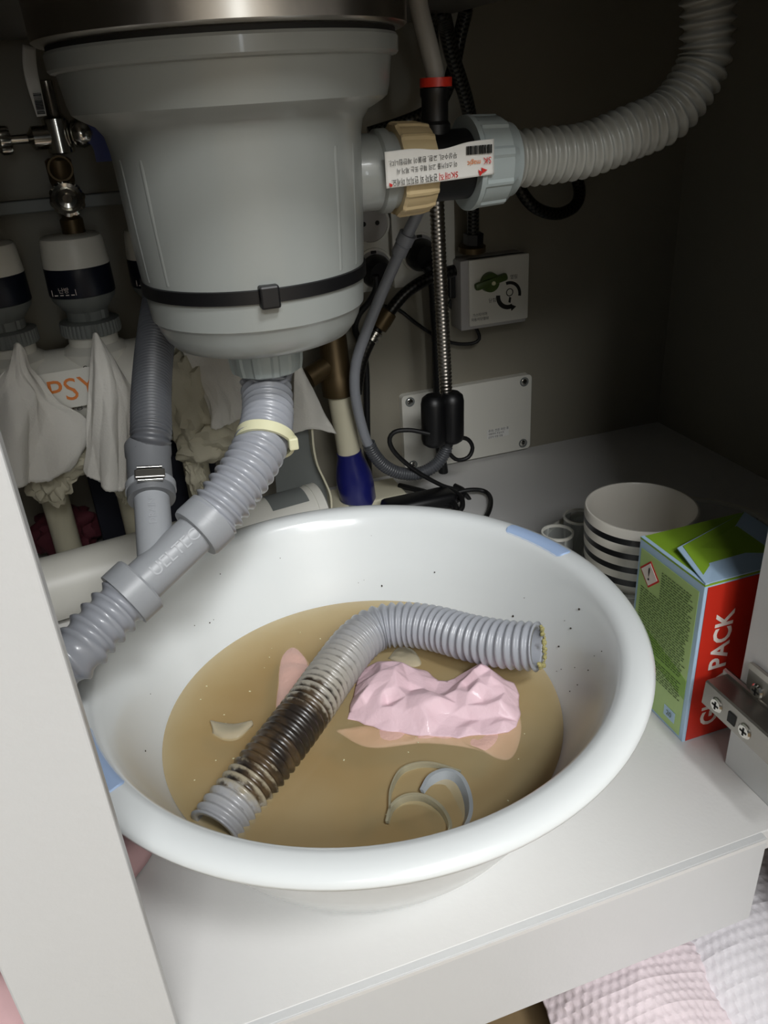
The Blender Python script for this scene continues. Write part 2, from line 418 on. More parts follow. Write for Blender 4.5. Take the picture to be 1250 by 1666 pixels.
def put_sheet(name, rows, m, parent=None, thick=.0006, **k):
    v, f = sheet(rows, **k); o = put(name, v, f, m, parent, smooth=30, fix=False)
    md = o.modifiers.new('thickness', 'SOLIDIFY'); md.thickness = thick; md.offset = 0
    return o

def screw(name, o, axis, r, h, parent, m=None):
    g = G(); g.add(*lathe([(r, 0), (r, h * .5), (r * .8, h), (0, h)], o, axis, 20))
    p = g.put(name, m or M_chrome, parent, smooth=40)
    x, y, a = frame(axis); c = Vector(o) + a * h
    q = G()
    for d, e in ((x, y), (y, x)): q.add(*prism([(-r * .55, -r * .13), (r * .55, -r * .13), (r * .55, r * .13), (-r * .55, r * .13)], c + a * .0001, d, e if d.cross(e).dot(a) > 0 else -e, .0001))
    q.put('cross_slot', M_hole, p)
    return p

# ================================================================== SETTING
ZF = -.150
def struct(name, g, m, label=None, parent=None, **k):
    o = g.put(name, m, parent, **k); o['kind'] = 'structure' if parent is None else 'structure'
    if label: o['label'] = label
    return o
struct('floor', G().add(*box((0.1, -1.25, ZF - .01), (4.0, 3.95, .02))), M_floorwood, 'brown wooden kitchen floor under the cabinet')
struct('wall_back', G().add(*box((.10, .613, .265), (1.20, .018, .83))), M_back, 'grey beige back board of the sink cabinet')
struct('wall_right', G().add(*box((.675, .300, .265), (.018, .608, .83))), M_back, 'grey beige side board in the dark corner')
struct('wall_front', G().add(*box((.1, -3.21, 1.0), (4.0, .02, 2.4))), M_paperwall, 'unseen white kitchen wall added opposite the cabinet to bounce light')  # out of view, added as a reflector for low front light
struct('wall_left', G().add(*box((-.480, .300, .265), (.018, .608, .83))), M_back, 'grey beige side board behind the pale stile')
struct('ceiling', G().add(*box((.10, .290, .700), (1.30, .70, .03), .004)), M_counter, 'stone worktop over the sink cabinet')
struct('trim_1', G().add(*box((-.0732, .0045, .2715), (.0604, .009, .84), .0012)), M_frame, 'pale upright cabinet stile in front of the basin')
struct('trim_2', G().add(*box((.3385, .0303, .345), (.017, .0606, .69), .0008)), M_frame, 'pale upright divider strip that carries the metal hinge')
struct('door_1', G().add(*box((.513, -.010, .272), (.340, .018, .690), .001)), M_frame, 'closed cabinet door beyond the divider strip')
struct('door_2', G().add(*box((.345, -.235, .272), (.018, .420, .690), .001)), M_frame, 'open cabinet door swung out beside the divider strip')
struct('shade_door', G().add(*box((-.300, -.010, .272), (.340, .018, .690), .001)), M_frame, 'unseen cabinet door added left of the pale stile to block light')  # out of view, added to keep front light off the left interior
struct('trim_3', G().add(*box((.10, -.012, .642), (1.2, .018, .086), .001)), M_frame, 'pale front rail under the worktop')

base = thing('sink_cabinet', (.1, .25, -.075), 'white cabinet base board with deep front edge under the basin', 'cabinet')
G().add(*box((.0965, .3045, -.009), (1.14, .599, .018), .0006)).put('base_board', M_board, base)
G().add(*box((-.084, .0085, -.0378), (.793, .017, .0752), .0009)).put('front_edge', M_frame, base)
G().add(*box((-.084, -.0002, -.0015), (.793, .0006, .0028))).put('edge_band', M_board, base)
G().add(*box((.1, .30, -.085), (.5, .02, .13))).put('support_leg', M_board, base)

# ================================================================== SINK ABOVE
sink = thing('sink_bowl', (.03, .30, .458), 'brushed steel underside of sink bowl above the grey drain basket', 'sink')
g = G(); g.add(*box((-.005, .305, .5745), (.66, .47, .201), .022, seg=4)); g.put('bowl_shell', M_sinksteel, sink, smooth=50)
AX = (.0846, .2539)
g = G(); g.add(*lathe([(.094, .4515), (.0985, .4520), (.1005, .4535), (.1010, .4742), (.094, .4742)], (*AX, 0), seg=96)); g.put('outlet_ring', M_steel, sink, smooth=35)
g = G(); g.add(*lathe([(.088, .4485), (.0940, .4485), (.0940, .4518), (.088, .4518)], (*AX, 0), seg=72)); g.put('gasket', M_hole, sink, smooth=35)

# ================================================================== DRAIN BASKET
bk = thing('drain_basket', (*AX, .25), 'large grey plastic drain basket under the sink with black strap', 'drain')
prof = [(0, .4490), (.0945, .4490), (.0956, .4475), (.0953, .4405), (.0942, .4392), (.0912, .4386), (.0893, .4245), (.0880, .4195), (.0845, .4170), (.0768, .4130),
        (.0732, .4080), (.0718, .4010), (.0712, .392), (.0700, .360), (.0686, .336), (.0677, .3255), (.0668, .312), (.0663, .3060), (.0648, .3045), (.0642, .3035), (.0628, .2985), (.0600, .2930), (.0560, .2885), (.050, .2862), (.030, .2858), (0, .2858)]
G().add(*lathe(prof, (*AX, 0), seg=120)).put('basket_body', M_grey, bk, smooth=28)
g = G()
for t in (3.45, 3.75, 5.35, 5.62, .3, 1.2, 2.1):           # shallow moulded ribs down the side
    c, s_ = math.cos(t), math.sin(t)
    G().add(*tube([(AX[0] + c * .0684, AX[1] + s_ * .0684, .397), (AX[0] + c * .0669, AX[1] + s_ * .0669, .360), (AX[0] + c * .0652, AX[1] + s_ * .0652, .332)], .0034, 16, .01)[:2]).put('moulded_rib', M_grey, bk, smooth=60)
g = G(); g.add(*lathe(ring_prof([(.0668, .3215), (.0692, .3218), (.0694, .3290), (.0674, .3296)]), (*AX, 0), seg=96, caps=False)); st = g.put('cable_tie', M_black, bk, smooth=35); st['label'] = 'black cable tie around the lower body'
q = (0.0793, 0.1835, 0.3275)
G().add(*box((q[0], .1845, .3255), (.011, .008, .0125), .0012)).put('tie_buckle', M_black, st)
def ribs(n, d): return lambda t, i, r: d * (1 if (t * n / (2 * PI)) % 1 < .3 else 0)
g = G(); g.add(*lathe([(.018, .2865), (.0236, .2865), (.0242, .2845), (.0234, .2710), (.0222, .2650), (.0180, .2630)], (*AX, 0), seg=96, mod=ribs(12, .0010))); g.put('outlet_nut', M_union, bk, smooth=25)
# side outlet stub
AZ = .3772
g = G(); g.add(*lathe([(.020, .060), (.0222, .064), (.0222, .082), (.0244, .0835), (.0244, .0895), (.0222, .0905), (.0222, .094)], (AX[0], AX[1], AZ), (1, 0, 0), 48)); g.put('side_outlet', M_grey, bk, smooth=30)

# ---------------------------------------------------------------- overflow connector (runs out to the side along x)
def X(h): return (h, AX[1], AZ)
tee = thing('overflow_tee', (.215, AX[1], .35), 'black pipe tee with tan ring nut and grey union nut beside the basket', 'pipe fitting')
O = (0, AX[1], AZ)
g = G(); g.add(*lathe([(.022, .1785), (.0258, .1785), (.0268, .1805), (.0262, .1945), (.0250, .2005), (.0205, .2010)], O, (1, 0, 0), 96, mod=ribs(14, .0010))); n_ = g.put('ring_nut', M_tan, tee, smooth=25); n_['label'] = 'tan ring nut'
g = G(); g.add(*lathe([(.0175, .1795), (.0208, .1795), (.0208, .2400), (.0175, .2400)], O, (1, 0, 0), 48)); g.put('pipe_body', M_black, tee, smooth=30)
g = G(); g.add(*lathe([(.019, .2275), (.0282, .2275), (.0284, .2305), (.0270, .2320), (.0262, .2500), (.0228, .2555), (.0222, .2585), (.0196, .2600)], O, (1, 0, 0), 96, mod=lambda t, i, r: (.0011 if 2 < i < 5 and (t * 9 / (2 * PI)) % 1 < .25 else 0))); n_ = g.put('union_nut', M_union, tee, smooth=25); n_['label'] = 'blue grey union nut'
VX = .2075
g = G(); g.add(*lathe([(.0095, .012), (.0095, .024), (.0082, .026), (.0082, .0385), (.0090, .0400), (.0090, .0440), (.0060, .0445)], (VX, AX[1], AZ), (0.02, 0, 1), 32)); g.put('inlet_branch', M_black, tee, smooth=30)
g = G(); g.add(*lathe(ring_prof([(.0070, .0445), (.0098, .0445), (.0098, .0495), (.0070, .0495)]), (VX + .0008, AX[1], AZ), (0.02, 0, 1), 32, caps=False)); n_ = g.put('clamp_ring', M_red, tee, smooth=30); n_['label'] = 'red clamp ring'
# sticker
sl = []
x0, x1 = .1640, .2340
for r_, z in enumerate((.3900, .3868, .3800, .3735, .3702)):
    row = []
    for k in range(5):
        t = k / 4; x = x0 + (x1 - x0) * t; dz = .0020 * t + (-.0022 * math.exp(-((t - .52) / .10) ** 2) if r_ == 0 else 0)
        row.append((x, .2246 - .0012 * math.sin(t * PI), z + dz))
    sl.append(row)
stk = put_sheet('warning_sticker', sl, M_paper, tee, thick=.0004, nu=30, nv=8); stk['label'] = 'white paper warning sticker'
xd, yd = (-1, 0, -.028), (0, .0, -1)
FY = .2229
text('sticker_line', 'SK매직', .0046, M_redink, stk, (.2095, FY, .3746), xd, yd, 'LEFT', sx=.95)
text('sticker_line', '관계자 외 만지지 마세요.', .0046, M_ink, stk, (.1960, FY, .3742), xd, yd, 'LEFT', sx=.62)
text('sticker_line', '이 스티커를 고의 훼손 또는 제거 시', .0036, M_ink, stk, (.2090, FY, .3804), xd, yd, 'LEFT', sx=.74)
text('sticker_line', '무상수리, 교환, 환불이 제한됩니다.', .0036, M_ink, stk, (.2090, FY, .3852), xd, yd, 'LEFT', sx=.84)
text('logo', 'SK', .0052, M_redink, stk, (.2315, FY, .3808), xd, yd, 'LEFT', sx=.95)
text('logo', 'magic', .0042, M_orange, stk, (.2245, FY, .3800), xd, yd, 'LEFT', sx=.95)
g = G()
for d in (((0, 0), (.0042, -.0018), (.0032, .0014)), ((.0030, .0010), (.0062, -.0008), (.0050, .0030))):
    g.add(*prism([(a, b) for a, b in d], (.2288, FY - .0002, .3752), xd, yd, .0001))
g.put('logo', M_redink, stk)
g = G(); xx = .2172
for k in range(26):
    wd = random.choice((.0004, .0007, .0010)); g.add(*prism([(0, -.0024), (wd, -.0024), (wd, .0024), (0, .0024)], (.2318 - (k * .00066), FY - .0002, .3869), xd, yd, .0001))
g.put('barcode', M_ink, stk)
G().add(*prism([(0, 0), (.0022, -.0012), (.0022, .0004), (.0010, .0014)], (.1675, FY - .0002, .3722), xd, yd, .0001)).put('corner_mark', M_redink, stk)

# overflow hose to the worktop
put_hose('overflow_hose', [X(.2500), X(.262), X(.285), (.315, .254, .3785), (.345, .253, .386), (0.3780, 0.2520, 0.3965), (0.3998, 0.2520, 0.4227), (0.4010, 0.2520, 0.4473), (0.3960, 0.2520, 0.4743), (0.3907, 0.2520, 0.5031)],
         .0180, .0036, .0068, M_hose_l, None, sharp=1.2)
tag(bpy.data.objects['overflow_hose'], 'light grey corrugated hose curving up from the union nut to the sink', 'hose')
put_tube('dishwasher_hose', [(VX + .0009, AX[1], AZ + .046), (0.2089, 0.2540, 0.4294), (0.2062, 0.2560, 0.4435), (0.2030, 0.2600, 0.4612), (0.2000, 0.2620, 0.4797)], .0056, mat('grey_rubber', (150, 148, 142), .5), None, 16)
tag(bpy.data.objects['dishwasher_hose'], 'smooth grey tube entering the red ring of the black tee', 'hose')

# ================================================================== DRAIN LINE
put_hose('drain_hose', [(AX[0], AX[1], .2655), (0.0831, 0.2586, 0.2558), (0.0805, 0.2451, 0.2446), (0.0752, 0.2281, 0.2364), (0.0669, 0.2114, 0.2293), (0.0555, 0.1976, 0.2212), (0.0427, 0.1876, 0.2129), (0.0290, 0.1798, 0.2038), (0.0238, 0.1772, 0.2004)],
         .0172, .0030, .0062, M_hose, None, sharp=2.2)
dh = tag(bpy.data.objects['drain_hose'], 'grey corrugated drain hose dropping from basket to Y fitting', 'hose')
def dirv(a, b): return (Vector(b) - Vector(a)).normalized()
c0 = Vector((0.0710, 0.2147, 0.2310)); ax = dirv((0.0761, 0.2238, 0.2377), (0.0678, 0.2073, 0.2244))
g = G(); g.add(*lathe(ring_prof([(.0168, -.0035), (.0188, -.0035), (.0188, .0035), (.0168, .0035)]), c0, ax, 40, caps=False)); n_ = g.put('cable_tie', M_cream, dh, smooth=30); n_['label'] = 'cream cable tie'
q = Vector((0.0860, 0.2027, 0.2306)); G().add(*box(q, (.006, .006, .008), .001)).put('tie_buckle', M_cream, n_)

yf = thing('y_fitting', (-0.0210, 0.1555, 0.1806), 'grey Y shaped drain fitting joining three hoses above the basin', 'pipe fitting')
A = Vector((-0.0222, 0.1564, 0.1796)); B = Vector((0.0246, 0.1782, 0.2006)); d = (B - A).normalized(); L = (B - A).length
g = G(); g.add(*lathe([(.0095, -.002), (.0128, 0), (.0126, L * .55), (.0126, L), (.0100, L + .001)], A, d, 40)); g.put('main_pipe', M_fit, yf, smooth=35)
g = G(); g.add(*lathe([(.0120, -.0100), (.0178, -.0095), (.0180, .0030), (.0172, .0042), (.0120, .0045)], A, d, 48)); g.put('outlet_collar', M_fit, yf, smooth=30)
g = G(); g.add(*lathe([(.0120, L - .0105), (.0166, L - .0100), (.0174, L - .0080), (.0176, L + .0050), (.0164, L + .0056), (.0120, L + .0058)], A, d, 48)); g.put('inlet_collar', M_fit, yf, smooth=30)
BT = Vector((-0.0035, 0.2082, 0.2137)); BB = A + d * (L * .28)
bd = (BT - BB).normalized(); LB = (BT - BB).length
g = G(); g.add(*lathe([(.008, 0), (.0106, .0005), (.0106, LB), (.008, LB + .001)], BB, bd, 36)); g.put('branch_pipe', M_fit, yf, smooth=35)
g = G(); g.add(*box(A + d * (L * .42) + Vector((0, 0, 0)) + frame(d)[1] * .0, (.003, .003, .003)))
# raised letters on the pipe
fx = d; fn_ = (Vector((0, -.2575, .42)) - (A + d * L * .5)); fn_ = (fn_ - d * fn_.dot(d)).normalized(); fy = fn_.cross(fx)
text('raised_letters', 'UELTEC', .0100, mat('raised_grey', (158, 161, 165), .36), yf, A + d * (L * .50) + fn_ * .0128, fx, fy, 'CENTER', thick=.0001)
fx2 = bd; fn2 = (Vector((0, -.2575, .42)) - BT); fn2 = (fn2 - bd * fn2.dot(bd)).normalized(); fy2 = fn2.cross(fx2)
text('raised_letters', 'DRAIN', .006, bpy.data.materials['raised_grey'], yf, BB + bd * (LB * .62) + fn2 * .0108, fx2, fy2, 'CENTER', thick=.0001)

put_hose('waste_hose', [A - d * .002, (-0.0345, 0.1489, 0.1739), (-0.0492, 0.1374, 0.1682), (-0.0614, 0.1285, 0.1624), (-.085, .126, .153), (-.13, .120, .132), (-.19, .125, .08), (-.24, .14, .02)],
         .0158, .0030, .0082, M_hose, None, sharp=2.4)
tag(bpy.data.objects['waste_hose'], 'grey wide ribbed hose running from Y fitting over the basin rim behind the stile', 'hose')

# machine drain hose with cuff and clip
mh = thing('machine_hose', BT, 'dark grey finely ribbed hose with cuff and steel clip', 'hose')
put_hose('ribbed_tube', [BT + bd * .030, (0.0036, 0.2367, 0.2399), (0.0091, 0.2665, 0.2564), (0.0181, 0.3030, 0.2765), (0.0314, 0.3436, 0.3023), (0.0492, 0.3766, 0.3298), (0.0673, 0.4006, 0.3558)],   .0130, .0018, .0027, M_darkhose, mh, sharp=1, seg=26)
g = G(); g.add(*lathe([(.0105, -.006), (.0140, -.006), (.0144, -.0045), (.0144, .0015), (.0135, .0028), (.0135, .026), (.0142, .028), (.0144, .0345), (.0134, .0360), (.0105, .0360)], BT, bd, 44)); g.put('cuff', M_cuff, mh, smooth=30)
fx = fy2 * -1
g = G(); g.add(*lathe(ring_prof([(.0143, .0), (.0151, .0), (.0151, .0048), (.0143, .0048)]), BT, bd, 44, caps=False)); cl = g.put('hose_clip', M_fit, mh, smooth=30)
g = G(); sd = bd.cross(fn2); rot = Matrix((sd, fn2, bd)).transposed()
g.add(*box(BT + bd * .0026 + fn2 * .0155, (.0175, .0018, .0060), .0006, rot)); g.put('clip_plate', M_hsteel, cl)
g = G(); g.add(*box(BT + bd * .0072 + fn2 * .0155, (.0150, .0022, .0012), .0003, rot)).add(*box(BT - bd * .0020 + fn2 * .0155, (.0150, .0022, .0012), .0003, rot)); g.put('clip_wire', M_chrome, cl)

# ================================================================== BASIN AND WATER
BC = (.1005, .147)
bs = thing('wash_basin', (*BC, 0), 'round white plastic basin holding murky brown water', 'basin')
prof = [(0, .0080), (.0960, .0080), (.1050, .0110), (.1130, .0210), (.1325, .0555), (.1465, .0860), (.1568, .1085), (.1605, .1155), (.1635, .1190), (.1680, .1203), (.1750, .1196), (.1795, .1176), (.1816, .1150), (.1814, .1130), (.1803, .1122), (.1785, .1126), (.1770, .1132),
        (.1660, .1130), (.1620, .1080), (.1530, .0800), (.1395, .0480), (.1225, .0180), (.1135, .0060), (.1100, .0), (.1040, .0), (.0980, .0025), (0, .0030)]
G().add(*lathe(prof, (*BC, 0), seg=144)).put('bowl', M_basin, bs, smooth=50)
def pad(a0, a1, r0, r1, zt):
    def zr(r):
        P = [(.1605, .1155), (.1635, .1190), (.1680, .1203), (.1750, .1196), (.1795, .1176)]
        for (ra, za), (rb, zb) in zip(P, P[1:]):
            if ra <= r <= rb: return za + (zb - za) * (r - ra) / (rb - ra)
        return .1155
    n, k = 80, 6; vs = []; fs = []
    for i in range(n + 1):
        t = i / n; dd_ = min(t, 1 - t) * abs(a1 - a0) * .17; hw = (r1 - r0) / 2; rc = .0045; ee = (hw - rc + math.sqrt(max(0, rc * rc - max(0, rc - dd_) ** 2))) / hw; a = a0 + (a1 - a0) * t
        for j in range(k + 1):
            rm = (r0 + r1) / 2; r = rm + (j / k - .5) * (r1 - r0) * ee; h = .0009 if 0 < j < k and 0 < i < n else .0001
            vs.append((BC[0] + math.cos(a) * r, BC[1] + math.sin(a) * r, zr(r) + h))
    W = k + 1
    fs = [(i * W + j, (i + 1) * W + j, (i + 1) * W + j + 1, i * W + j + 1) for i in range(n) for j in range(k)]
    return vs, fs
def ang(p): return math.atan2(p[1] - BC[1], p[0] - BC[0])
a1 = ang((0.2451, 0.2263, 0.1200)); a2 = ang((0.2659, 0.1744, 0.1200))
for s_, e_ in ((a2, a1), (ang((-0.0490, 0.0681, 0.1200)), ang((-0.0490, 0.0681, 0.1200)) - (a1 - a2))):
    v, f = pad(s_, e_, .1630, .1760, 0); n_ = put('grip_pad', v, f, M_pad, bs, smooth=40); n_['label'] = 'pale blue rubber grip pad on the rim'
wp = [(0, .0085), (.0958, .0085), (.1048, .0114), (.1128, .0213), (.1317, .0545), (.06, .0545), (0, .0545)]
wt = G().add(*lathe(wp, (*BC, 0), seg=144)).put('dirty_water', M_water, None, smooth=40)
tag(wt, 'murky tan waste water lying in the white basin', 'water', kind='stuff')
g = G()
for k in range(30):                                      # flecks of grime splashed on the basin wall
    px_ = random.choice((0, 0, 1, 2)); a = {0: random.uniform(-.45, .3), 1: random.uniform(2.2, 3.3), 2: random.uniform(.6, 2.3)}[px_]
    z = random.uniform(.060, .104); r = (.1325 + (z - .0555) * .459) if z < .086 else (.1465 + (z - .0860) * .458)
    s_ = random.choice((.0003, .0004, .0006)); c = Vector((BC[0] + math.cos(a) * (r - .0006), BC[1] + math.sin(a) * (r - .0006), z))
    g.add(*box(c, (s_ * 1.6, s_ * 1.6, s_ * random.uniform(.8, 2.5)), .0002))
tag(g.put('grime_flecks', M_soot), 'small dark flecks stuck to the inside wall of the basin', 'dirt', kind='stuff')

g = G()
for k in range(40):                                      # pale bits drifting on the water
    a = random.uniform(0, 2 * PI); q = .120 * math.sqrt(random.uniform(0, 1)); s_ = random.uniform(.0003, .0008)
    g.add(*box((BC[0] + math.cos(a) * q, BC[1] + math.sin(a) * q, .0546), (s_ * 1.6, s_, .0004), 0, Matrix.Rotation(a, 3, 'Z')))
tag(g.put('floating_specks', M_cream), 'tiny pale specks drifting on the murky water', 'debris', kind='stuff')

# cut length of stained hose lying in the water
ch = put_hose('cut_hose', [(-0.0075, 0.0855, 0.0540), (0.0011, 0.0934, 0.0560), (0.0165, 0.1062, 0.0590), (0.0387, 0.1243, 0.0640), (0.0639, 0.1482, 0.0670), (0.0898, 0.1759, 0.0690), (0.1124, 0.1980, 0.0710), (0.1324, 0.2073, 0.0730), (0.1522, 0.2006, 0.0750), (0.1698, 0.1841, 0.0770), (0.1849, 0.1619, 0.0800), (0.2017, 0.1404, 0.0840), (0.2181, 0.1245, 0.0880)],
              .0168, .0026, .0056, M_dirty, None, sharp=.9, seg=36, wall=.0016)
tag(ch, 'cut grey corrugated hose with black sludge stains lying in the basin water', 'hose')
e0 = Vector((0.2170, 0.1257, 0.0875)); e1 = Vector((0.2208, 0.1226, 0.0885)); hd = (e1 - e0).normalized()
hx, hy, _ = frame(hd); g = G()
for k in range(30):
    t = -2.6 + k * .115; c = e1 + (hx * math.cos(t) + hy * math.sin(t)) * random.uniform(.0120, .0138) - hd * random.uniform(.0005, .0020); q = random.uniform(.0012, .0034)
    g.add(*box(c, (q, q * .8, q), q * .3, Matrix.Rotation(k * 1.3, 3, 'Z')))
n_ = g.put('sludge_plug', mat('yellow_sludge', (170, 162, 108), .6, var=.5, scale=260), ch); n_['label'] = 'yellow and brown sludge caked in the open end'

# pink tissue
def crumple(outline, z0, H, seed, amp, na=160, nr=56, cs=60., stretch=(.7, 1.5), bumps=None):
    P = [Vector(p).to_2d() for p in outline]; c = sum(P, Vector((0, 0))) / len(P)
    loop, _ = spline([(p.x, p.y, 0) for p in P] + [(P[0].x, P[0].y, 0)], .001)
    loop = [Vector(p).to_2d() for p in loop[:-1]]; n = len(loop); vs = []; fs = []
    rnd = random.Random(seed); dirs = []
    for wl, am in ((.044, 1.), (.031, .8), (.022, .5), (.015, .26), (.010, .12)):
        t = rnd.uniform(0, PI); dirs.append((math.cos(t) / wl * cs / 36, math.sin(t) / wl * cs / 36, rnd.uniform(0, 1), am))
    def tri(v): v = v % 1.0; return 1 - abs(2 * v - 1)
    def hh(x, y, s):
        wx = x + .009 * noise.noise(Vector((x * 34, y * 34, seed + 2))); wy = y + .009 * noise.noise(Vector((x * 34, y * 34, seed + 7)))
        e = (1 - s ** 4) ** .8
        env = H * e if bumps is None else sum(b[2] * math.exp(-(((x - b[0]) / b[3]) ** 2 + ((y - b[1]) / b[4]) ** 2)) for b in bumps) * e
        h = amp * e * (sum(d[3] * tri(wx * d[0] * stretch[0] * 1.2 + wy * d[1] * stretch[1] * .8 + d[2]) for d in dirs) - 1.15)
        return z0 + env + h
    def point(q, s):
        z = hh(q.x, q.y, s); d = .0012
        gx = (hh(q.x + d, q.y, s) - z) / d; gy = (hh(q.x, q.y + d, s) - z) / d; k = .0011 * (1 - s ** 3) * 1.5
        return Vector((q.x - k * max(-2, min(2, gx)), q.y - k * max(-2, min(2, gy)), z))
    vs.append(point(c, 0))
    for i in range(1, nr + 1):
        s = i / nr
        for k in range(na): vs.append(point(c.lerp(loop[int(k * n / na)], s), s))
    for k in range(na): fs.append((0, 1 + k, 1 + (k + 1) % na))
    for i in range(nr - 1):
        for k in range(na):
            a = 1 + i * na; b = a + na; fs.append((a + k, b + k, b + (k + 1) % na, a + (k + 1) % na))
    return vs, fs
def facets(outline, z0, bumps, seed, jit, gap, base=0.):
    """crumpled paper: scattered points joined into sharp facets"""
    from mathutils.geometry import delaunay_2d_cdt
    rnd = random.Random(seed); loop, _ = spline([(p[0], p[1], 0) for p in outline] + [(outline[0][0], outline[0][1], 0)], gap * .8)
    loop = [Vector((p.x + rnd.uniform(-1, 1) * .0009, p.y + rnd.uniform(-1, 1) * .0009)) for p in loop[:-1]]; nb = len(loop); pts = list(loop)
    xs = [p.x for p in loop]; ys = [p.y for p in loop]; tries = 0
    def inside(q):
        c = False
        for a, b in zip(loop, loop[1:] + loop[:1]):
            if (a.y > q.y) != (b.y > q.y) and q.x < (b.x - a.x) * (q.y - a.y) / (b.y - a.y) + a.x: c = not c
        return c
    while tries < 9000:
        tries += 1; q = Vector((rnd.uniform(min(xs), max(xs)), rnd.uniform(min(ys), max(ys))))
        if inside(q) and all(math.hypot((q.x - p.x) * .75, (q.y - p.y) * 1.25) > gap * .82 for p in pts): pts.append(q)
    ed = [(i, (i + 1) % nb) for i in range(nb)]
    v2, e2, f2, *_ = delaunay_2d_cdt(pts, ed, [list(range(nb))], 1, 1e-6)
    vs = []
    for i, p in enumerate(v2):
        edge = min((Vector(p) - l).length for l in loop); e = min(1, edge / .008)
        h = sum(b[2] * math.exp(-(((p[0] - b[0]) / b[3]) ** 2 + ((p[1] - b[1]) / b[4]) ** 2)) for b in bumps)
        vs.append(Vector((p[0], p[1], z0 + (base + h + rnd.choice((-1, 1)) * rnd.uniform(.35, 1) * jit) * e)))
    return vs, [tuple(f) for f in f2]
def put_facets(name, vf, m, parent=None, cr=.55, lv=3):
    o = put(name, vf[0], vf[1], m, parent, smooth='all')
    a = o.data.attributes.new('crease_edge', 'FLOAT', 'EDGE'); rnd = random.Random(len(vf[0]))
    a.data.foreach_set('value', [rnd.choice((.25, cr, .85)) for _ in o.data.edges])
    md = o.modifiers.new('s', 'SUBSURF'); md.levels = md.render_levels = lv
    md = o.modifiers.new('t', 'SOLIDIFY'); md.thickness = .0006
    return o
pk = thing('pink_tissue', (0.1396, 0.1337, 0.0555), 'wet crumpled pink tissue floating beside the cut hose', 'tissue')
out = [(0.0893, 0.1438, 0.0550), (0.1053, 0.1763, 0.0550), (0.1213, 0.1918, 0.0550), (0.1361, 0.1854, 0.0550), (0.1539, 0.1702, 0.0550), (0.1608, 0.1527, 0.0550), (0.1798, 0.1554, 0.0550), (0.1916, 0.1482, 0.0550), (0.2054, 0.1322, 0.0550), (0.1983, 0.1095, 0.0550), (0.1860, 0.0927, 0.0550), (0.1699, 0.0934, 0.0550), (0.1472, 0.0999, 0.0550), (0.1264, 0.1109, 0.0550), (0.1063, 0.1254, 0.0550)]
B_ = [(0.1271, 0.1600, 0.0550), (0.1054, 0.1487, 0.0550), (0.1413, 0.1270, 0.0550), (0.1854, 0.1352, 0.0550), (0.1886, 0.1136, 0.0550)]
o = put_facets('crumpled_top', facets(out, .0550, [(B_[0][0], B_[0][1], .013, .016, .018), (B_[1][0], B_[1][1], .006, .014, .012), (B_[2][0], B_[2][1], .010, .028, .010), (B_[3][0], B_[3][1], .016, .012, .016), (B_[4][0], B_[4][1], .006, .012, .014)], 4, .0030, .0080, .003), M_pink, pk)
out = [(0.0788, 0.1386, 0.0540), (0.1006, 0.1339, 0.0540), (0.1289, 0.1177, 0.0540), (0.1644, 0.0999, 0.0540), (0.1947, 0.1123, 0.0540), (0.1902, 0.0921, 0.0540), (0.1715, 0.0725, 0.0540), (0.1553, 0.0894, 0.0540), (0.1286, 0.1058, 0.0540), (0.0947, 0.1157, 0.0540)]
v, f = crumple(out, .0518, .0022, 5, .0010, nr=24)
o = put('soaked_hem', v, f, M_pinkwet, pk, smooth='all', fix=False); md = o.modifiers.new('t', 'SOLIDIFY'); md.thickness = .0005; o['label'] = 'soaked darker hem sinking into the water'
out = [(0.0427, 0.1600, 0.0540), (0.0523, 0.1930, 0.0540), (0.0623, 0.2264, 0.0540), (0.0740, 0.2360, 0.0540), (0.0793, 0.2151, 0.0540), (0.0791, 0.1962, 0.0540), (0.0693, 0.1719, 0.0540), (0.0550, 0.1517, 0.0540)]
v, f = crumple(out, .0532, .0026, 8, .0012, nr=24, na=80)
o = put('tissue_scrap', v, f, M_pinkwet, None, smooth='all', fix=False); md = o.modifiers.new('t', 'SOLIDIFY'); md.thickness = .0005
tag(o, 'soaked pink tissue flap half sunk behind the stained hose', 'tissue')
out = [(0.1350, 0.1934, 0.0540), (0.1459, 0.2023, 0.0540), (0.1552, 0.1958, 0.0540), (0.1544, 0.1774, 0.0540), (0.1434, 0.1798, 0.0540)]
v, f = crumple(out, .0540, .0022, 11, .0006, nr=12, na=40)
o = put('film_scrap', v, f, M_scrap, None, smooth='all', fix=False); md = o.modifiers.new('t', 'SOLIDIFY'); md.thickness = .0005
tag(o, 'pale film scrap floating in the bend of the cut hose', 'scrap')
# curled plastic strips
def ribbon(pts, w0, w1, z, th, lean=0.):
    path, L = spline(pts, .0015); n = len(path); vs = []
    for i, p in enumerate(path):
        t = i / (n - 1); tg = (path[min(i + 1, n - 1)] - path[max(i - 1, 0)]).normalized(); s = Vector((tg.y, -tg.x, 0))
        w = w0 + (w1 - w0) * math.sin(PI * min(1, t * 1.0)) ** 1.5
        a = Vector((p.x, p.y, z)) - s * th; b = Vector((p.x, p.y, z)) + s * th
        lo = s * lean * w - Vector((0, 0, w)); vs += [a + Vector((0, 0, .0012)), b + Vector((0, 0, .0012)), b + lo, a + lo]
    fs = [(0, 1, 2, 3), tuple(4 * (n - 1) + i for i in (3, 2, 1, 0))]
    for i in range(n - 1):
        for k in range(4): fs.append((4 * i + k, 4 * i + (k + 1) % 4, 4 * i + 4 + (k + 1) % 4, 4 * i + 4 + k))
    return vs, fs
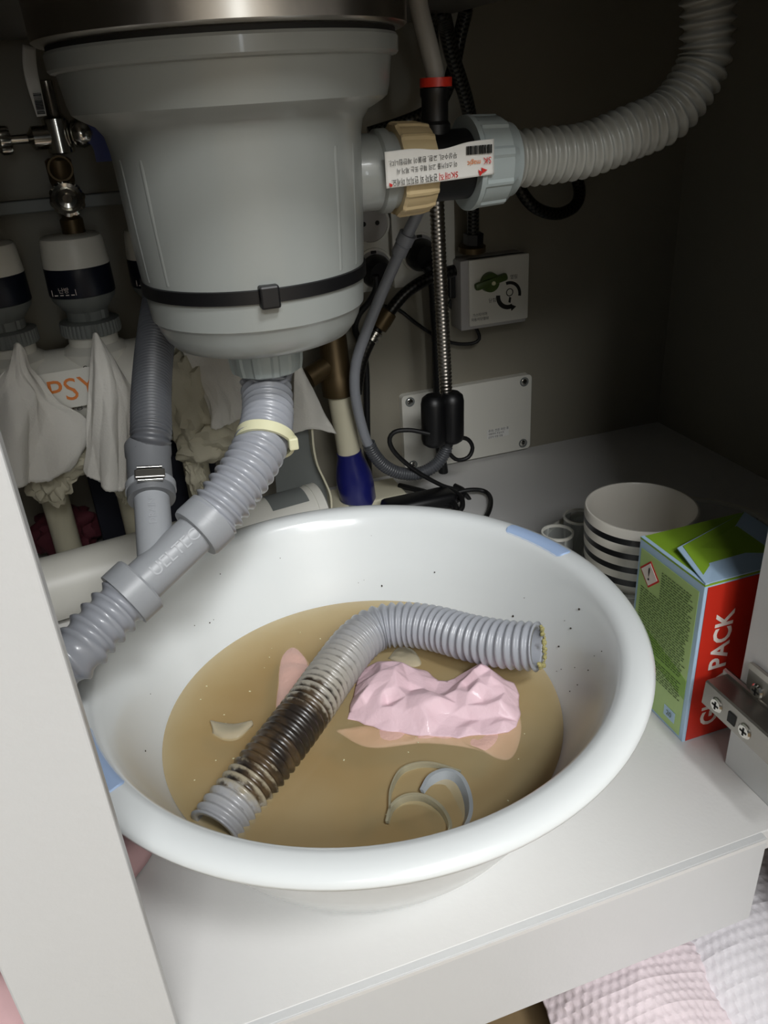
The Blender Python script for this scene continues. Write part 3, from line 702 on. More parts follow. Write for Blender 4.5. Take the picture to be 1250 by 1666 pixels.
cs_ = [('plastic_curl', [(0.0890, 0.0588, 0.0570), (0.0947, 0.0727, 0.0570), (0.1041, 0.0839, 0.0570), (0.1145, 0.0862, 0.0570), (0.1254, 0.0822, 0.0570), (0.1383, 0.0699, 0.0570)], .0008, .0030, M_strip, 'thin clear plastic curl, widest arc of the three floating shavings', .2, .0006),
       ('plastic_curl', [(0.1109, 0.0646, 0.0575), (0.1196, 0.0728, 0.0575), (0.1303, 0.0737, 0.0575), (0.1365, 0.0659, 0.0575), (0.1358, 0.0519, 0.0575), (0.1304, 0.0382, 0.0575), (0.1202, 0.0273, 0.0575)], .0012, .0085, M_greystrip, 'broad grey crescent of cut plastic floating among thin shavings', .75, .0011),
       ('plastic_curl', [(0.0848, 0.0511, 0.0570), (0.0912, 0.0608, 0.0570), (0.1009, 0.0646, 0.0570), (0.1109, 0.0606, 0.0570), (0.1170, 0.0493, 0.0570), (0.1171, 0.0362, 0.0570), (0.1113, 0.0278, 0.0570)], .0010, .0050, M_strip, 'beige plastic curl with ragged tail floating by the near rim', .3, .0010)]
for nm, pts, w0, w1, mm, lb, ln, th in cs_:
    v, f = ribbon(pts, w0, w1, pts[0][2], th, ln); tag(put(nm, v, f, mm, None, smooth=40), lb, 'plastic scrap', 'plastic shavings in the water')
sc = [[(0.0027, 0.1745, 0.0575), (0.0094, 0.1710, 0.0560), (0.0184, 0.1662, 0.0558), (0.0289, 0.1636, 0.0575)], [(0.0031, 0.1673, 0.0560), (0.0098, 0.1605, 0.0562), (0.0187, 0.1581, 0.0562), (0.0291, 0.1612, 0.0562)], [(0.0020, 0.1651, 0.0535), (0.0087, 0.1562, 0.0535), (0.0176, 0.1537, 0.0535), (0.0270, 0.1609, 0.0535)]]
tag(put_sheet('plastic_shard', sc, M_scrap, None, nu=16, nv=10), 'milky curved shard floating alone near the far water edge', 'plastic scrap')

# ================================================================== RIGHT SIDE: BOX, MUG, TRAY, HINGE
bx = thing('carton', (.358, .122, 0), 'green and red cardboard carton standing beside the basin', 'box')
X0, X1, Y0, Y1, ZT = .3160, .4010, .0875, .1565, .1310
G().add(*box(((X0 + X1) / 2, (Y0 + Y1) / 2, ZT / 2), (X1 - X0, Y1 - Y0, ZT), .0006)).put('carton_body', M_lblue, bx)
e = .0003
def face_l(name, pts, m, p=bx, th=.0002, off=0.): return G().add(*prism(pts, (X0 - e - off, Y1, 0), (0, -1, 0), (0, 0, 1), th)).put(name, m, p)
W_, H_ = Y1 - Y0, ZT
sp = face_l('side_print', [(.003, .003), (W_ - .004, .003), (W_ - .004, H_ - .006), (.003, H_ - .006)], M_lgreen)
face_l('green_band', [(.003, .052), (.024, .044), (W_ - .004, .036), (W_ - .004, .052), (.03, .062), (.003, .068)], M_mgreen, sp, off=.0002)
# small print rows as greeked words
g = G(); zrow = H_ - .0130; row = 0
while zrow > .030:
    x = .007 if zrow < H_ - .034 else .028
    if .046 < zrow < .050: zrow -= .0028
    while x < W_ - .010:
        wl = random.uniform(.0016, .0055)
        if x + wl > W_ - .007: break
        g.add(*prism([(x, zrow), (x + wl, zrow), (x + wl, zrow + .0006), (x, zrow + .0006)], (X0 - e - .0005, Y1, 0), (0, -1, 0), (0, 0, 1), .0001)); x += wl + .0009
    zrow -= .00205; row += 1
tag(g.put('small_print', M_dgink, sp), kind='stuff')
c = (.0150, H_ - .0215)
dm = lambda r: [(c[0], c[1] - r), (c[0] + r, c[1]), (c[0], c[1] + r), (c[0] - r, c[1])]
hz = face_l('hazard_sign', dm(.0110), M_redink, sp, off=.0003); face_l('sign_ground', dm(.0092), M_whiteink, sp, off=.0006)
text('exclamation_mark', '!', .0150, M_ink, sp, (X0 - e - .0010, Y1 - c[0], c[1]), (0, -1, 0), (0, 0, 1), thick=.0001)
face_l('small_symbol', [(W_ - .022, .0090), (W_ - .010, .0090), (W_ - .010, .0180), (W_ - .022, .0180)], M_lblue, sp, off=.0003)
text('small_print_letters', '20', .006, M_dgink, sp, (X0 - e - .0009, Y1 - W_ + .0160, .0135), (0, -1, 0), (0, 0, 1), thick=.0001)
fr = G().add(*prism([(.0022, .001), (X1 - X0, .001), (X1 - X0, H_ - .0010), (.0022, H_ - .0010)], (X0, Y0 - e, 0), (1, 0, 0), (0, 0, 1), .0002)).put('front_print', M_red, bx)
text('carton_lettering', 'GIGA PACK', .0195, M_whiteink, fr, (X0 + .0200, Y0 - e - .0004, .0105), (0, 0, 1), (-1, 0, 0), 'LEFT', thick=.0001, sx=.95, bold=.0005)
# lid: two flaps, the front one lifted a little
tp = G().add(*prism([(0, 0), (X1 - X0, 0), (X1 - X0, Y1 - Y0), (0, Y1 - Y0)], (X0, Y0, ZT - .0002), (1, 0, 0), (0, 1, 0), .0012)).put('lid', M_green, bx)
def lidflap(h, x_in, m, nm, th=.0008, grow=0.):
    a = [Vector((X0 + grow, Y0 + grow, ZT + .0012 + h * .1)), Vector((X1, Y0 + grow, ZT + .0012)), Vector((X1, Y1 - .004, ZT + .0030)), Vector((X0 + x_in + grow, Y1 - .030 + grow * 0, ZT + .0012 + h))]
    vs = a + [v + Vector((0, 0, th)) for v in a]
    return G().add(vs, [(3, 2, 1, 0), (4, 5, 6, 7), (0, 1, 5, 4), (1, 2, 6, 5), (2, 3, 7, 6), (3, 0, 4, 7)]).put(nm, m, tp)
lidflap(.0042, .0075, M_lblue, 'lid_flap'); lidflap(.0046, .0085, M_green, 'flap_print', grow=.0035)
G().add(*prism([(0, 0), (.0030, 0), (.0030, Y1 - Y0), (0, Y1 - Y0)], (X0, Y0, ZT + .0012), (1, 0, 0), (0, 1, 0), .0003)).put('lid_border', M_lblue, tp)

CC = (.3765, .2385)
cup_p = [(0, .006), (.030, .006), (.0365, .010), (.0395, .030), (.0425, .085), (.0430, .1035), (.0440, .1052), (.0452, .1052), (.0460, .1035), (.0455, .085), (.0425, .030), (.0395, .006), (.036, .003), (.028, .003), (.026, .0045), (0, .0045)]
v, f = lathe(cup_p, (*CC, 0), seg=72)
rr = [((p[0] - CC[0]) ** 2 + (p[1] - CC[1]) ** 2) ** .5 for p in v]
inside = {id(p) for p in v}
pr_n = []
k = 0
for i, (r, h) in enumerate(cup_p): pr_n += [1.0 if i >= 8 else 0.0] * (1 if r < 1e-6 else 72)
mg = put('striped_mug', v, f, M_cup, None, smooth=50, attrs={'outside': pr_n}); tag(mg, 'white mug with black horizontal stripes behind the carton', 'mug')
TC = (.420, .268)
tr = thing('clear_tray', (*TC, 0), 'shallow clear oval plastic tray with pale rim holding mug and jars', 'tray')
def oval(vf): return [Vector((TC[0] + v.x, TC[1] + v.y * .72, v.z)) for v in vf[0]], vf[1]
tp_ = [(0, 0), (.100, 0), (.106, .004), (.1140, .0430), (.1126, .0430), (.1046, .0050), (.099, .0025), (0, .0025)]
G().add(*oval(lathe(tp_, (0, 0, 0), seg=72))).put('tray_bowl', M_clear, tr, smooth=40)
G().add(*oval(lathe(ring_prof([(.1125, .0425), (.1165, .0425), (.1174, .0445), (.1160, .0462), (.1125, .0458)]), (0, 0, 0), seg=72, caps=False))).put('tray_rim', M_white, tr, smooth=40)
for (jx, jy, lb, hh) in ((.366, .314, 'small clear jar with black mark standing nearest the striped mug', .060), (.3365, .302, 'small clear jar with red cap inside, half hidden by the basin rim', .056)):
    j = thing('clear_jar', (jx, jy, .0025), lb, 'jar', 'clear jars in the tray')
    G().add(*lathe([(0, .0030), (.0120, .0030), (.0142, .006), (.0142, hh), (.0132, hh), (.0132, .007), (.012, .0045), (0, .0045)], (jx, jy, 0), seg=40)).put('jar_body', M_clear, j, smooth=40)
    G().add(*lathe(ring_prof([(.0130, hh - .0005), (.0146, hh - .0005), (.0146, hh + .0020), (.0130, hh + .0020)]), (jx, jy, 0), seg=40, caps=False)).put('jar_lip', M_white, j, smooth=40)
    if 'black' in lb: G().add(*box((jx + .0060, jy - .0136, .046), (.004, .0012, .016), .0003, Matrix.Rotation(.4, 3, 'Z'))).put('black_mark', M_ink, j)
    else: G().add(*box((jx + .001, jy - .0002, .0105), (.013, .010, .008), .002)).put('red_cap', M_red, j)

hg = thing('hinge_mechanism', (.320, .03, .05), 'steel concealed hinge arm screwed to the divider strip', 'hinge')
# arm: inverted channel running along y
pts = [(.3125, .0690), (.3105, .0520), (.3125, .0520), (.3142, .0672), (.3265, .0688), (.3285, .0520), (.3297, .0520), (.3275, .0705)]
def extr(pl, ya, yb): 
    n = len(pl); vs = [(x, ya, z) for x, z in pl] + [(x, yb, z) for x, z in pl]
    return vs, [tuple(range(n)), tuple(range(n, 2 * n))[::-1]] + [(i, (i + 1) % n, n + (i + 1) % n, n + i) for i in range(n)]
g = G(); g.add(*extr([(.3110, .0525), (.3120, .0520), (.3280, .0520), (.3292, .0690), (.3280, .0705), (.3130, .0705), (.3118, .0695)], -.020, .0700)); g.put('hinge_arm', M_hsteel, hg, smooth=25)
g = G(); g.add(*extr([(.3270, .0690), (.3300, .0690), (.3300, .0730), (.3285, .0735), (.3270, .0725)], -.020, .0725)); g.put('arm_flange', M_hsteel, hg, smooth=25)
for yy, zz in ((.0573, .0602), (.0318, .0600)): 
    p = screw('screw', (.3119, yy, zz), (-1, 0, 0), .0052, .0018, hg)
G().add(*box((.3113, .0432, .0605), (.0012, .0066, .0078), .0002)).put('square_hole', M_hole, hg)
g = G(); g.add(*prism(rrect(.048, .0205, .004), (.3301, .0290, .0825), (0, -1, 0), (0, 0, 1), .0022)); mp = g.put('mounting_plate', M_hsteel, hg, smooth=30)
g = G(); g.add(*prism(rrect(.048, .0045, .002), (.3285, .0290, .0915), (0, -1, 0), (0, 0, 1), .0022)); g.put('plate_lip', M_steel, mp, smooth=30)
screw('plate_screw', (.3279, .0430, .0775), (-1, 0, 0), .0050, .0022, mp)

# ================================================================== BACK WALL FIXTURES
BY = .604
jb = thing('junction_box', (.381, BY, .004), 'white rectangular cover plate with corner screws low on the back wall', 'cover plate')
g = G(); rot = Matrix.Rotation(0, 3, 'X')
q0, q1, q2, q3 = (.2935, .0068), (.4655, .0020), (.4655, .1022), (.2950, .1020)
cx, cz = .3800, .0535
g.add(*prism([(a + cx, b + cz) for a, b in rrect(.1715, .0985, .005)], (0, BY, 0), (1, 0, 0), (0, 0, 1), .010)); g.put('cover', M_white, jb, smooth=30)
for sx_, sz_ in ((-1, -1), (1, -1), (1, 1), (-1, 1)):
    o = (cx + sx_ * .0755, BY - .0100, cz + sz_ * .0410)
    G().add(*lathe(ring_prof([(.0042, 0), (.0058, 0), (.0058, .0008), (.0042, .0008)]), o, (0, -1, 0), 24, caps=False)).put('screw_well', M_gcol, jb, smooth=30)
    screw('screw', o, (0, -1, 0), .0038, .0010, jb)
G().add(*prism([(-.0150, -.006), (.0150, -.006), (.0150, .006), (-.0150, .006)], (cx + .040, BY - .0100, cz - .0200), (1, 0, 0), (0, 0, 1), .0003)).put('type_label', M_paper, jb)
for i, (tx, sz) in enumerate((('주의: 전원 차단 후', .0042), ('개폐하여 주십시오', .0032), ('감전의 위험 있음', .0032))):
    text('label_line', tx, sz, M_ink, jb, (cx + .0265, BY - .0104, cz - .0160 - i * .0042), (1, 0, 0), (0, 0, 1), 'LEFT', thick=.0001, sx=.9)

gv = thing('gas_timer', (.42, BY, .16), 'square white gas timer box with olive knob and printed arrows on the back wall', 'timer')
fyv = .572
tl, tr_, br = Vector((0.3727, 0.5720, 0.2527)), Vector((0.4470, 0.5720, 0.2522)), Vector((0.4465, 0.5720, 0.1791))
gw, gh = tr_.x - tl.x, tl.z - br.z; gc = (tl.x + gw / 2, br.z + gh / 2)
G().add(*box((gc[0] - .0055, .589, gc[1] - .002), (gw + .008, .030, gh + .004), .002)).put('back_box', M_edge, gv, smooth=30)
g = G(); g.add(*box((gc[0], .578, gc[1]), (gw, .012, gh), .0018)); fp = g.put('front_plate', M_white, gv, smooth=30)
kc = Vector((0.3969, 0.5700, 0.2269))
kg = G(); kg.add(*lathe([(.0110, 0), (.0105, .006), (0, .006)], (kc.x, .572, kc.z), (0, -1, 0), 28))
kr = Matrix.Rotation(-.20, 3, 'Y')
kg.add(*box((kc.x, .5665, kc.z + .001), (.0400, .008, .0085), .003, kr)); kn = kg.put('knob', M_dkgreen, gv, smooth=40)
G().add(*lathe([(.0022, 0), (.0022, .0015), (0, .0015)], (kc.x + .001, .5626, kc.z), (0, -1, 0), 16)).put('indicator', M_cream, kn)
def arc(c, r0, r1, a0, a1, n=14):
    P = [(c[0] + r1 * math.cos(a0 + (a1 - a0) * i / n), c[1] + r1 * math.sin(a0 + (a1 - a0) * i / n)) for i in range(n + 1)]
    return P + [(c[0] + r0 * math.cos(a1 - (a1 - a0) * i / n), c[1] + r0 * math.sin(a1 - (a1 - a0) * i / n)) for i in range(n + 1)]
pc = Vector((0.4217, 0.5720, 0.2091)); PO = (0, .5719, 0)
g = G(); g.add(*prism(arc((pc.x, pc.z), .0120, .0155, math.radians(-10), math.radians(105)), PO, (1, 0, 0), (0, 0, 1), .0002))
g.add(*prism(arc((pc.x, pc.z), .0110, .0160, math.radians(175), math.radians(290)), PO, (1, 0, 0), (0, 0, 1), .0002))
g.add(*prism([(pc.x + .0035, pc.z - .0185), (pc.x + .0095, pc.z - .0140), (pc.x + .0020, pc.z - .0105)], PO, (1, 0, 0), (0, 0, 1), .0002))
g.add(*prism(arc((pc.x + .001, pc.z + .003), .0035, .0045, 0, 2 * PI - .01, 20), PO, (1, 0, 0), (0, 0, 1), .0002))
g.add(*prism([(pc.x + .0005, pc.z - .002), (pc.x + .0030, pc.z - .003), (pc.x + .0022, pc.z - .009), (pc.x - .0005, pc.z - .008)], PO, (1, 0, 0), (0, 0, 1), .0002))
g.put('arrow_print', M_ink, fp)
text('knob_caption', '열림', .0052, M_ink, fp, (pc.x + .0060, .5719, pc.z + .0195), (1, 0, 0), (0, 0, 1), thick=.0001)
text('knob_caption', '닫힘', .0052, M_ink, fp, (pc.x - .0205, .5719, pc.z - .0035), (1, 0, 0), (0, 0, 1), thick=.0001)
text('maker_caption', '가스타이머', .0040, M_ink, fp, (tl.x + .0130, .5719, br.z + .0125), (1, 0, 0), (0, 0, 1), thick=.0001)
text('maker_caption', '자동차단밸브', .0040, M_ink, fp, (tl.x + .0130, .5719, br.z + .0075), (1, 0, 0), (0, 0, 1), thick=.0001)
put_tube('timer_cable', [(tl.x + .010, .588, br.z + .001), (0.3906, 0.5880, 0.1675), (0.3921, 0.5880, 0.1585), (0.3836, 0.5900, 0.1542), (0.3641, 0.5920, 0.1566), (0.3443, 0.5940, 0.1655), (0.3191, 0.5960, 0.1844), (0.2984, 0.5980, 0.2029), (0.2812, 0.6000, 0.2096)], .0021, M_rubber, None, 8)
tag(bpy.data.objects['timer_cable'], 'thin black cable leaving the bottom of the gas timer', 'cable')

# sockets
def socket(loc, nm_):
    pass
so = thing('socket_plate', (0.2692, 0.6040, 0.2753), 'wall plate with two round sockets nearest the drain basket', 'socket')
p0, p1 = Vector((0.2430, 0.5940, 0.3284)), Vector((0.2890, 0.5940, 0.2287))
def plate(t, xa, xb, za, zb, holes):
    G().add(*box(((xa + xb) / 2, .599, (za + zb) / 2), (xb - xa, .010, zb - za), .0015)).put('plate_frame', M_white, t, smooth=30)
    for hx_, hz_ in holes:
        o = (hx_, .594, hz_)
        s_ = G().add(*lathe(ring_prof([(.0185, 0), (.0215, 0), (.0212, .0016), (.0190, .0018)]), o, (0, -1, 0), 40, caps=False)).put('socket_ring', M_white, t, smooth=30)
        G().add(*lathe([(.0186, .0002), (0, .0002)], o, (0, -1, 0), 40, caps=False)).put('socket_face', M_edge, s_)
        for dx in (-.0075, .0075): G().add(*lathe([(.0025, .0004), (0, .0004)], (o[0] + dx, o[1], o[2]), (0, -1, 0), 14, caps=False)).put('pin_hole', M_hole, s_)
        G().add(*box((o[0], o[1] - .0010, o[2] + .0170), (.006, .002, .003), .0004)).put('earth_clip', M_hole, s_)
h1, h2, h3 = Vector((0.2697, 0.5920, 0.2993)), Vector((0.2707, 0.5920, 0.2530)), Vector((0.3239, 0.5920, 0.2638))
plate(so, p0.x - .02, p1.x, p1.z, p0.z + .03, [(h1.x, h1.z), (h2.x, h2.z)])
so2 = thing('socket_plate', (0.3331, 0.6040, 0.2683), 'wall plate with round socket behind the braided steel hose', 'socket')
p2 = Vector((0.2930, 0.5940, 0.2362)); p3 = Vector((0.3665, 0.5940, 0.2313))
plate(so2, p2.x, p3.x, p1.z, p0.z + .03, [(h3.x, h3.z)])
for (h, lb, cab) in ((h2, 'black round plug in the socket beside the drain basket', [(0.2645, 0.5700, 0.2503), (0.2642, 0.5720, 0.2358), (0.2568, 0.5780, 0.2212), (0.2459, 0.5820, 0.2086), (0.2414, 0.5850, 0.1930), (0.2479, 0.5880, 0.1727), (0.2522, 0.5900, 0.1445), (0.2488, 0.5920, 0.0694), (0.2473, 0.5940, -0.0037)]),
                     (h3, 'black round plug in the socket behind the steel hose', [(0.3220, 0.5700, 0.2537), (0.3287, 0.5700, 0.2412), (0.3321, 0.5740, 0.2067), (0.3338, 0.5760, 0.1643), (0.3343, 0.5780, 0.1050), (0.3355, 0.5800, 0.0416), (0.3400, 0.5820, -0.0012)])):
    pl = thing('power_plug', (h.x, .592, h.z), lb, 'plug')
    G().add(*lathe([(.0172, .0), (.0176, .004), (.0160, .010), (.0125, .0165), (0, .0175)], (h.x, .5930, h.z - .002), (0.12, -1, -.1), 36)).put('plug_body', M_black, pl, smooth=45)
    G().add(*lathe([(.0070, .010), (.0055, .024), (.0042, .026), (0, .026)], (h.x, .590, h.z - .004), (0.15, -.75, -.6), 20)).put('cord_sleeve', M_black, pl, smooth=45)
    put_tube('plug_cord', cab, .0058 if h is h3 else .0036, M_rubber, pl, 10)

# ---------------------------------------------------------------- hoses behind
fh = thing('faucet_hose', (0.3039, 0.5000, 0.0921), 'steel spiral tap hose with black weight looping into grey tube', 'hose')
N_ = .0
def spiral(pts, R, dp, pitch, m, nm): return put_hose(nm, pts, R, dp, pitch, m, fh, sharp=1.0, seg=20, sub=5, wall=.001)
spiral([(0.2950, 0.4700, 0.3494), (0.2974, 0.4750, 0.3251), (0.3018, 0.4840, 0.2878), (0.3071, 0.4940, 0.2386), (0.3117, 0.5020, 0.1859), (0.3155, 0.5080, 0.1298), (0.3172, 0.5120, 0.0743)], .0072, .0010, .0042, M_steel, 'spiral_sleeve')
spiral([(0.3173, 0.5120, 0.0765), (0.3143, 0.5130, 0.0596), (0.3023, 0.5140, 0.0449), (0.2827, 0.5140, 0.0391), (0.2608, 0.5140, 0.0436), (0.2427, 0.5140, 0.0563), (0.2307, 0.5130, 0.0738), (0.2257, 0.5120, 0.0868)], .0074, .0010, .0030, M_darkhose, 'loop_sleeve')
put_tube('grey_tube', [(0.2282, 0.5130, 0.0787), (0.2219, 0.5110, 0.0964), (0.2157, 0.5080, 0.1264), (0.2130, 0.5050, 0.1547), (0.2157, 0.5000, 0.1829), (0.2264, 0.4940, 0.2129), (0.2414, 0.4860, 0.2485), (0.2554, 0.4780, 0.2797), (0.2634, 0.4700, 0.3004), (0.2708, 0.4620, 0.3183), (0.2772, 0.4520, 0.3368)], .0055, M_hose, fh, 16)
a_, b_ = Vector((0.2580, 0.4775, 0.2851)), Vector((0.2656, 0.4690, 0.3046))
G().add(*lathe([(.0058, 0), (.0074, .001), (.0074, (b_ - a_).length * .45), (.0066, (b_ - a_).length * .5), (.0082, (b_ - a_).length * .55), (.0082, (b_ - a_).length), (.0058, (b_ - a_).length)], a_, b_ - a_, 24)).put('tube_sleeve', M_hose, fh, smooth=30)
wt_, wb_ = Vector((0.3111, 0.5000, 0.1426)), Vector((0.3063, 0.5000, 0.0757)); g = G()
for dx in (-.0102, .0102):
    g.add(*lathe([(0, 0), (.0085, 0), (.0125, .003), (.0138, .008), (.0138, .048), (.0125, .054), (.0085, .0575), (0, .0575)], (wb_.x + dx + .0005, .500, wb_.z + .0), (0.02, 0, 1), 32))
g.put('hose_weight', M_black, fh, smooth=40)

def braided(pts, r, label, m=None, group='braided supply hoses'):
    o = put_tube('braided_hose', pts, r, m or M_braid, None, 14); return tag(o, label, 'hose', group)
braided([(0.2900, 0.4400, 0.4779), (0.2947, 0.4450, 0.4744), (0.3061, 0.4650, 0.4658), (0.3177, 0.4800, 0.4459), (0.3390, 0.5000, 0.4117), (0.3539, 0.5200, 0.3823), (0.3662, 0.5450, 0.3328), (0.3728, 0.5600, 0.3041), (0.3771, 0.5700, 0.2776)], .0066, 'black braided hose passing behind the union nut down to the gas timer')
G().add(*lathe([(.0085, 0), (.0108, .001), (.0108, .012), (.0085, .013)], (0.3775, 0.5710, 0.2692), (0, -.1, 1), 6)).put('hose_nut', M_black, bpy.data.objects['braided_hose'])
G().add(*lathe([(.011, 0), (.015, .0), (.015, .006), (.011, .007)], (0.3778, 0.5750, 0.2615), (0, -.1, 1), 24)).put('valve_stub', M_bronze, bpy.data.objects['braided_hose'], smooth=30)
braided([(0.2690, 0.4100, 0.4752), (0.2738, 0.4200, 0.4696), (0.2854, 0.4450, 0.4366), (0.2903, 0.4550, 0.3950), (0.2949, 0.4700, 0.3484)], .0058, 'slim braided hose rising behind the smooth grey tube', M_braid)
braided([(0.3271, 0.4700, 0.4818), (0.3295, 0.4780, 0.4763), (0.3293, 0.4900, 0.4600), (0.3273, 0.5000, 0.4369), (0.3180, 0.5050, 0.4130), (0.3014, 0.5100, 0.4015), (0.2787, 0.5150, 0.3942), (0.2500, 0.5200, 0.3879)], .0062, 'black braided hose bending away behind the drain basket', M_braid)
braided([(0.3940, 0.5600, 0.3788), (0.4062, 0.5480, 0.3514), (0.4181, 0.5400, 0.3227), (0.4335, 0.5360, 0.3048), (0.4578, 0.5360, 0.2964), (0.4799, 0.5400, 0.3000), (0.4911, 0.5460, 0.3108), (0.4899, 0.5520, 0.3277), (0.4757, 0.5580, 0.3419)], .0064, 'black braided hose loop showing below the light grey overflow hose', M_braid_dark)
braided([(0.3505, 0.5600, 0.2468), (0.3219, 0.5600, 0.2424), (0.2946, 0.5600, 0.2309), (0.2725, 0.5600, 0.2109), (0.2528, 0.5600, 0.1884), (0.2382, 0.5600, 0.1619), (0.2299, 0.5600, 0.1282)], .0064, 'dark braided hose slanting under the sockets with steel collar', M_braid_dark)
bh = [o for o in COL.objects if o.name.startswith('braided_hose')][-1]
a_, b_ = Vector((0.2579, 0.5595, 0.1945)), Vector((0.2495, 0.5595, 0.1836))
G().add(*lathe([(.0068, 0), (.0080, .001), (.0080, .004), (.0068, .005), (.0068, .007), (.0080, .008), (.0080, .011), (.0068, .012)], a_, b_ - a_, 24)).put('steel_collar', M_chrome, bh, smooth=30)
a_, b_ = Vector((0.2738, 0.5595, 0.2135)), Vector((0.2595, 0.5595, 0.1963))
G().add(*lathe([(.0066, 0), (.0092, .001), (.0098, .012), (.0092, .021), (.0066, .022)], a_, b_ - a_, 24)).put('hose_ferrule', M_bronze, bh, smooth=30)
G().add(*box((0.3614, 0.5950, 0.2228), (.0110, .014, .026), .002)).put('wall_clip', M_black, None); tag(bpy.data.objects['wall_clip'], 'small black clip on the wall beside the gas timer', 'clip')
G().add(*lathe([(.0070, 0), (.0070, .003), (0, .0035)], (0.3671, 0.6040, 0.2002), (0, -1, 0), 20)).put('cable_grommet', M_rubber, None, smooth=40); tag(bpy.data.objects['cable_grommet'], 'round black grommet on the wall under the small clip', 'grommet')

# brown tee, ivory pipe, blue tape
rp = thing('riser_pipe', (0.2147, 0.5400, 0.0151), 'ivory water pipe with bronze tee and blue taped foot', 'pipe')
bt, bb = Vector((0.2029, 0.5400, 0.2023)), Vector((0.2052, 0.5400, 0.1386))
dd = (bt - bb).normalized()
g = G(); g.add(*lathe([(.014, -.002), (.0178, 0), (.0180, .020), (.0150, .024), (.0150, .062), (.0130, .066)], bb, dd, 36)).add(*lathe([(.0105, 0), (.0110, .035), (.008, .036)], bb + dd * .036, (-.85, -.2, -.30), 28)); g.put('bronze_tee', M_bronze, rp, smooth=40)
pb = Vector((0.2104, 0.5400, 0.0695)); dp = (bb - pb).normalized()
G().add(*lathe([(.0128, -.01), (.0128, (bb - pb).length)], pb, dp, 32)).put('ivory_pipe', M_ivory, rp, smooth=40)
fb = Vector((0.2170, 0.5400, 0.0067)); df = (pb - fb); Lf = df.length
G().add(*lathe([(.0165, -.006), (.0205, .002), (.0212, Lf * .35), (.0205, Lf * .55), (.0170, Lf * .78), (.0142, Lf * .92), (.0140, Lf), (.012, Lf + .001)], fb, df, 36)).put('blue_tape', M_blue, rp, smooth=50)
G().add(*lathe([(.018, 0), (.0200, .001), (.0200, .0115), (.016, .012)], (fb.x - .002, .540, 0), (0, 0, 1), 32)).put('pipe_foot', M_gcol, rp, smooth=40)

# cable tangle
def cable(pts, r, lb): tag(put_tube('power_cable', pts, r, M_rubber, None, 8), lb, 'cable', 'black cables on the cabinet floor')
cable([(0.2885, 0.4900, 0.0943), (0.2699, 0.5000, 0.0985), (0.2534, 0.5050, 0.0976), (0.2475, 0.5060, 0.0877), (0.2550, 0.5060, 0.0703), (0.2784, 0.5060, 0.0448), (0.3069, 0.5050, 0.0224), (0.3306, 0.5040, 0.0100), (0.3394, 0.5000, -0.0044), (0.3341, 0.4920, -0.0186)], .0026, 'thin black cable looping out from behind the hose weight to the floor')
cable([(0.3217, 0.5050, 0.0782), (0.3389, 0.5070, 0.0728), (0.3456, 0.5070, 0.0610), (0.3401, 0.5070, 0.0500), (0.3269, 0.5080, 0.0492), (0.3171, 0.5090, 0.0598), (0.3119, 0.5100, 0.0709)], .0024, 'small black cable loop under the hose weight')
cable([(0.2852, 0.5086, 0.0060), (0.3135, 0.5034, 0.0100), (0.3391, 0.5006, 0.0120), (0.3562, 0.4960, 0.0080), (0.3535, 0.4757, 0.0060), (0.3359, 0.4485, 0.0050), (0.3130, 0.4275, 0.0040)], .0027, 'black cable loop lying on the board nearest the tray')
cable([(0.2697, 0.5472, 0.0120), (0.2883, 0.5155, 0.0140), (0.3046, 0.4913, 0.0120), (0.3089, 0.4718, 0.0100), (0.2965, 0.4500, 0.0080), (0.2844, 0.4521, 0.0060)], .0034, 'thick black cable folded on the board behind the basin')
cable([(0.2506, 0.5158, 0.0080), (0.2771, 0.5060, 0.0160), (0.3066, 0.5046, 0.0180), (0.3195, 0.4855, 0.0160), (0.3144, 0.4675, 0.0100), (0.3007, 0.4632, 0.0060)], .0030, 'glossy black cable arching over the folded cable')
cable([(0.2582, 0.4964, 0.0060), (0.2864, 0.4928, 0.0060), (0.3180, 0.4928, 0.0060), (0.3331, 0.5027, 0.0100), (0.3278, 0.5187, 0.0120)], .0030, 'black cable end under the cable bundle')
G().add(*box((0.2744, 0.4957, 0.0120), (.085, .030, .018), .006)).put('power_adapter', M_black, None, smooth=50); tag(bpy.data.objects['power_adapter'], 'black power adapter lying among the cables behind the basin', 'adapter')

# white tube lying behind the basin, and bracket
A1, B1 = Vector((-.21, .428, .0315)), Vector((.160, .487, .0315)); dt = (B1 - A1); Lt = dt.length
wtb = thing('lying_pipe', (A1 + B1) / 2 - Vector((0, 0, .0312)), 'thick white pipe lying on the board behind the basin', 'pipe')
G().add(*lathe([(.0270, 0), (.0305, .001), (.0305, Lt - .010), (.0270, Lt - .009)], A1, dt, 48)).put('pipe_tube', M_white, wtb, smooth=40)
G().add(*lathe([(.0270, Lt - .011), (.0315, Lt - .011), (.0315, Lt - .002), (.0285, Lt), (0, Lt)], A1, dt, 48)).put('end_cap', M_white, wtb, smooth=40)
x_, y_, a_ = frame(dt)
vs = []; n = 10
for i in range(n + 1):
    t = 1.05 + 1.15 * i / n
    for h in (Lt - .058, Lt - .018): vs.append(A1 + a_ * h + (x_ * math.cos(t) + y_ * math.sin(t)) * .0309)
n_ = put('grey_label', vs, [(2 * i, 2 * i + 1, 2 * i + 3, 2 * i + 2) for i in range(n)], M_gcol, wtb, smooth=60); n_['label'] = 'grey window label near the pipe end'
br_ = thing('metal_bracket', (0.1536, 0.5050, 0.0367), 'pale metal bracket with S curved edge behind the basin', 'bracket')
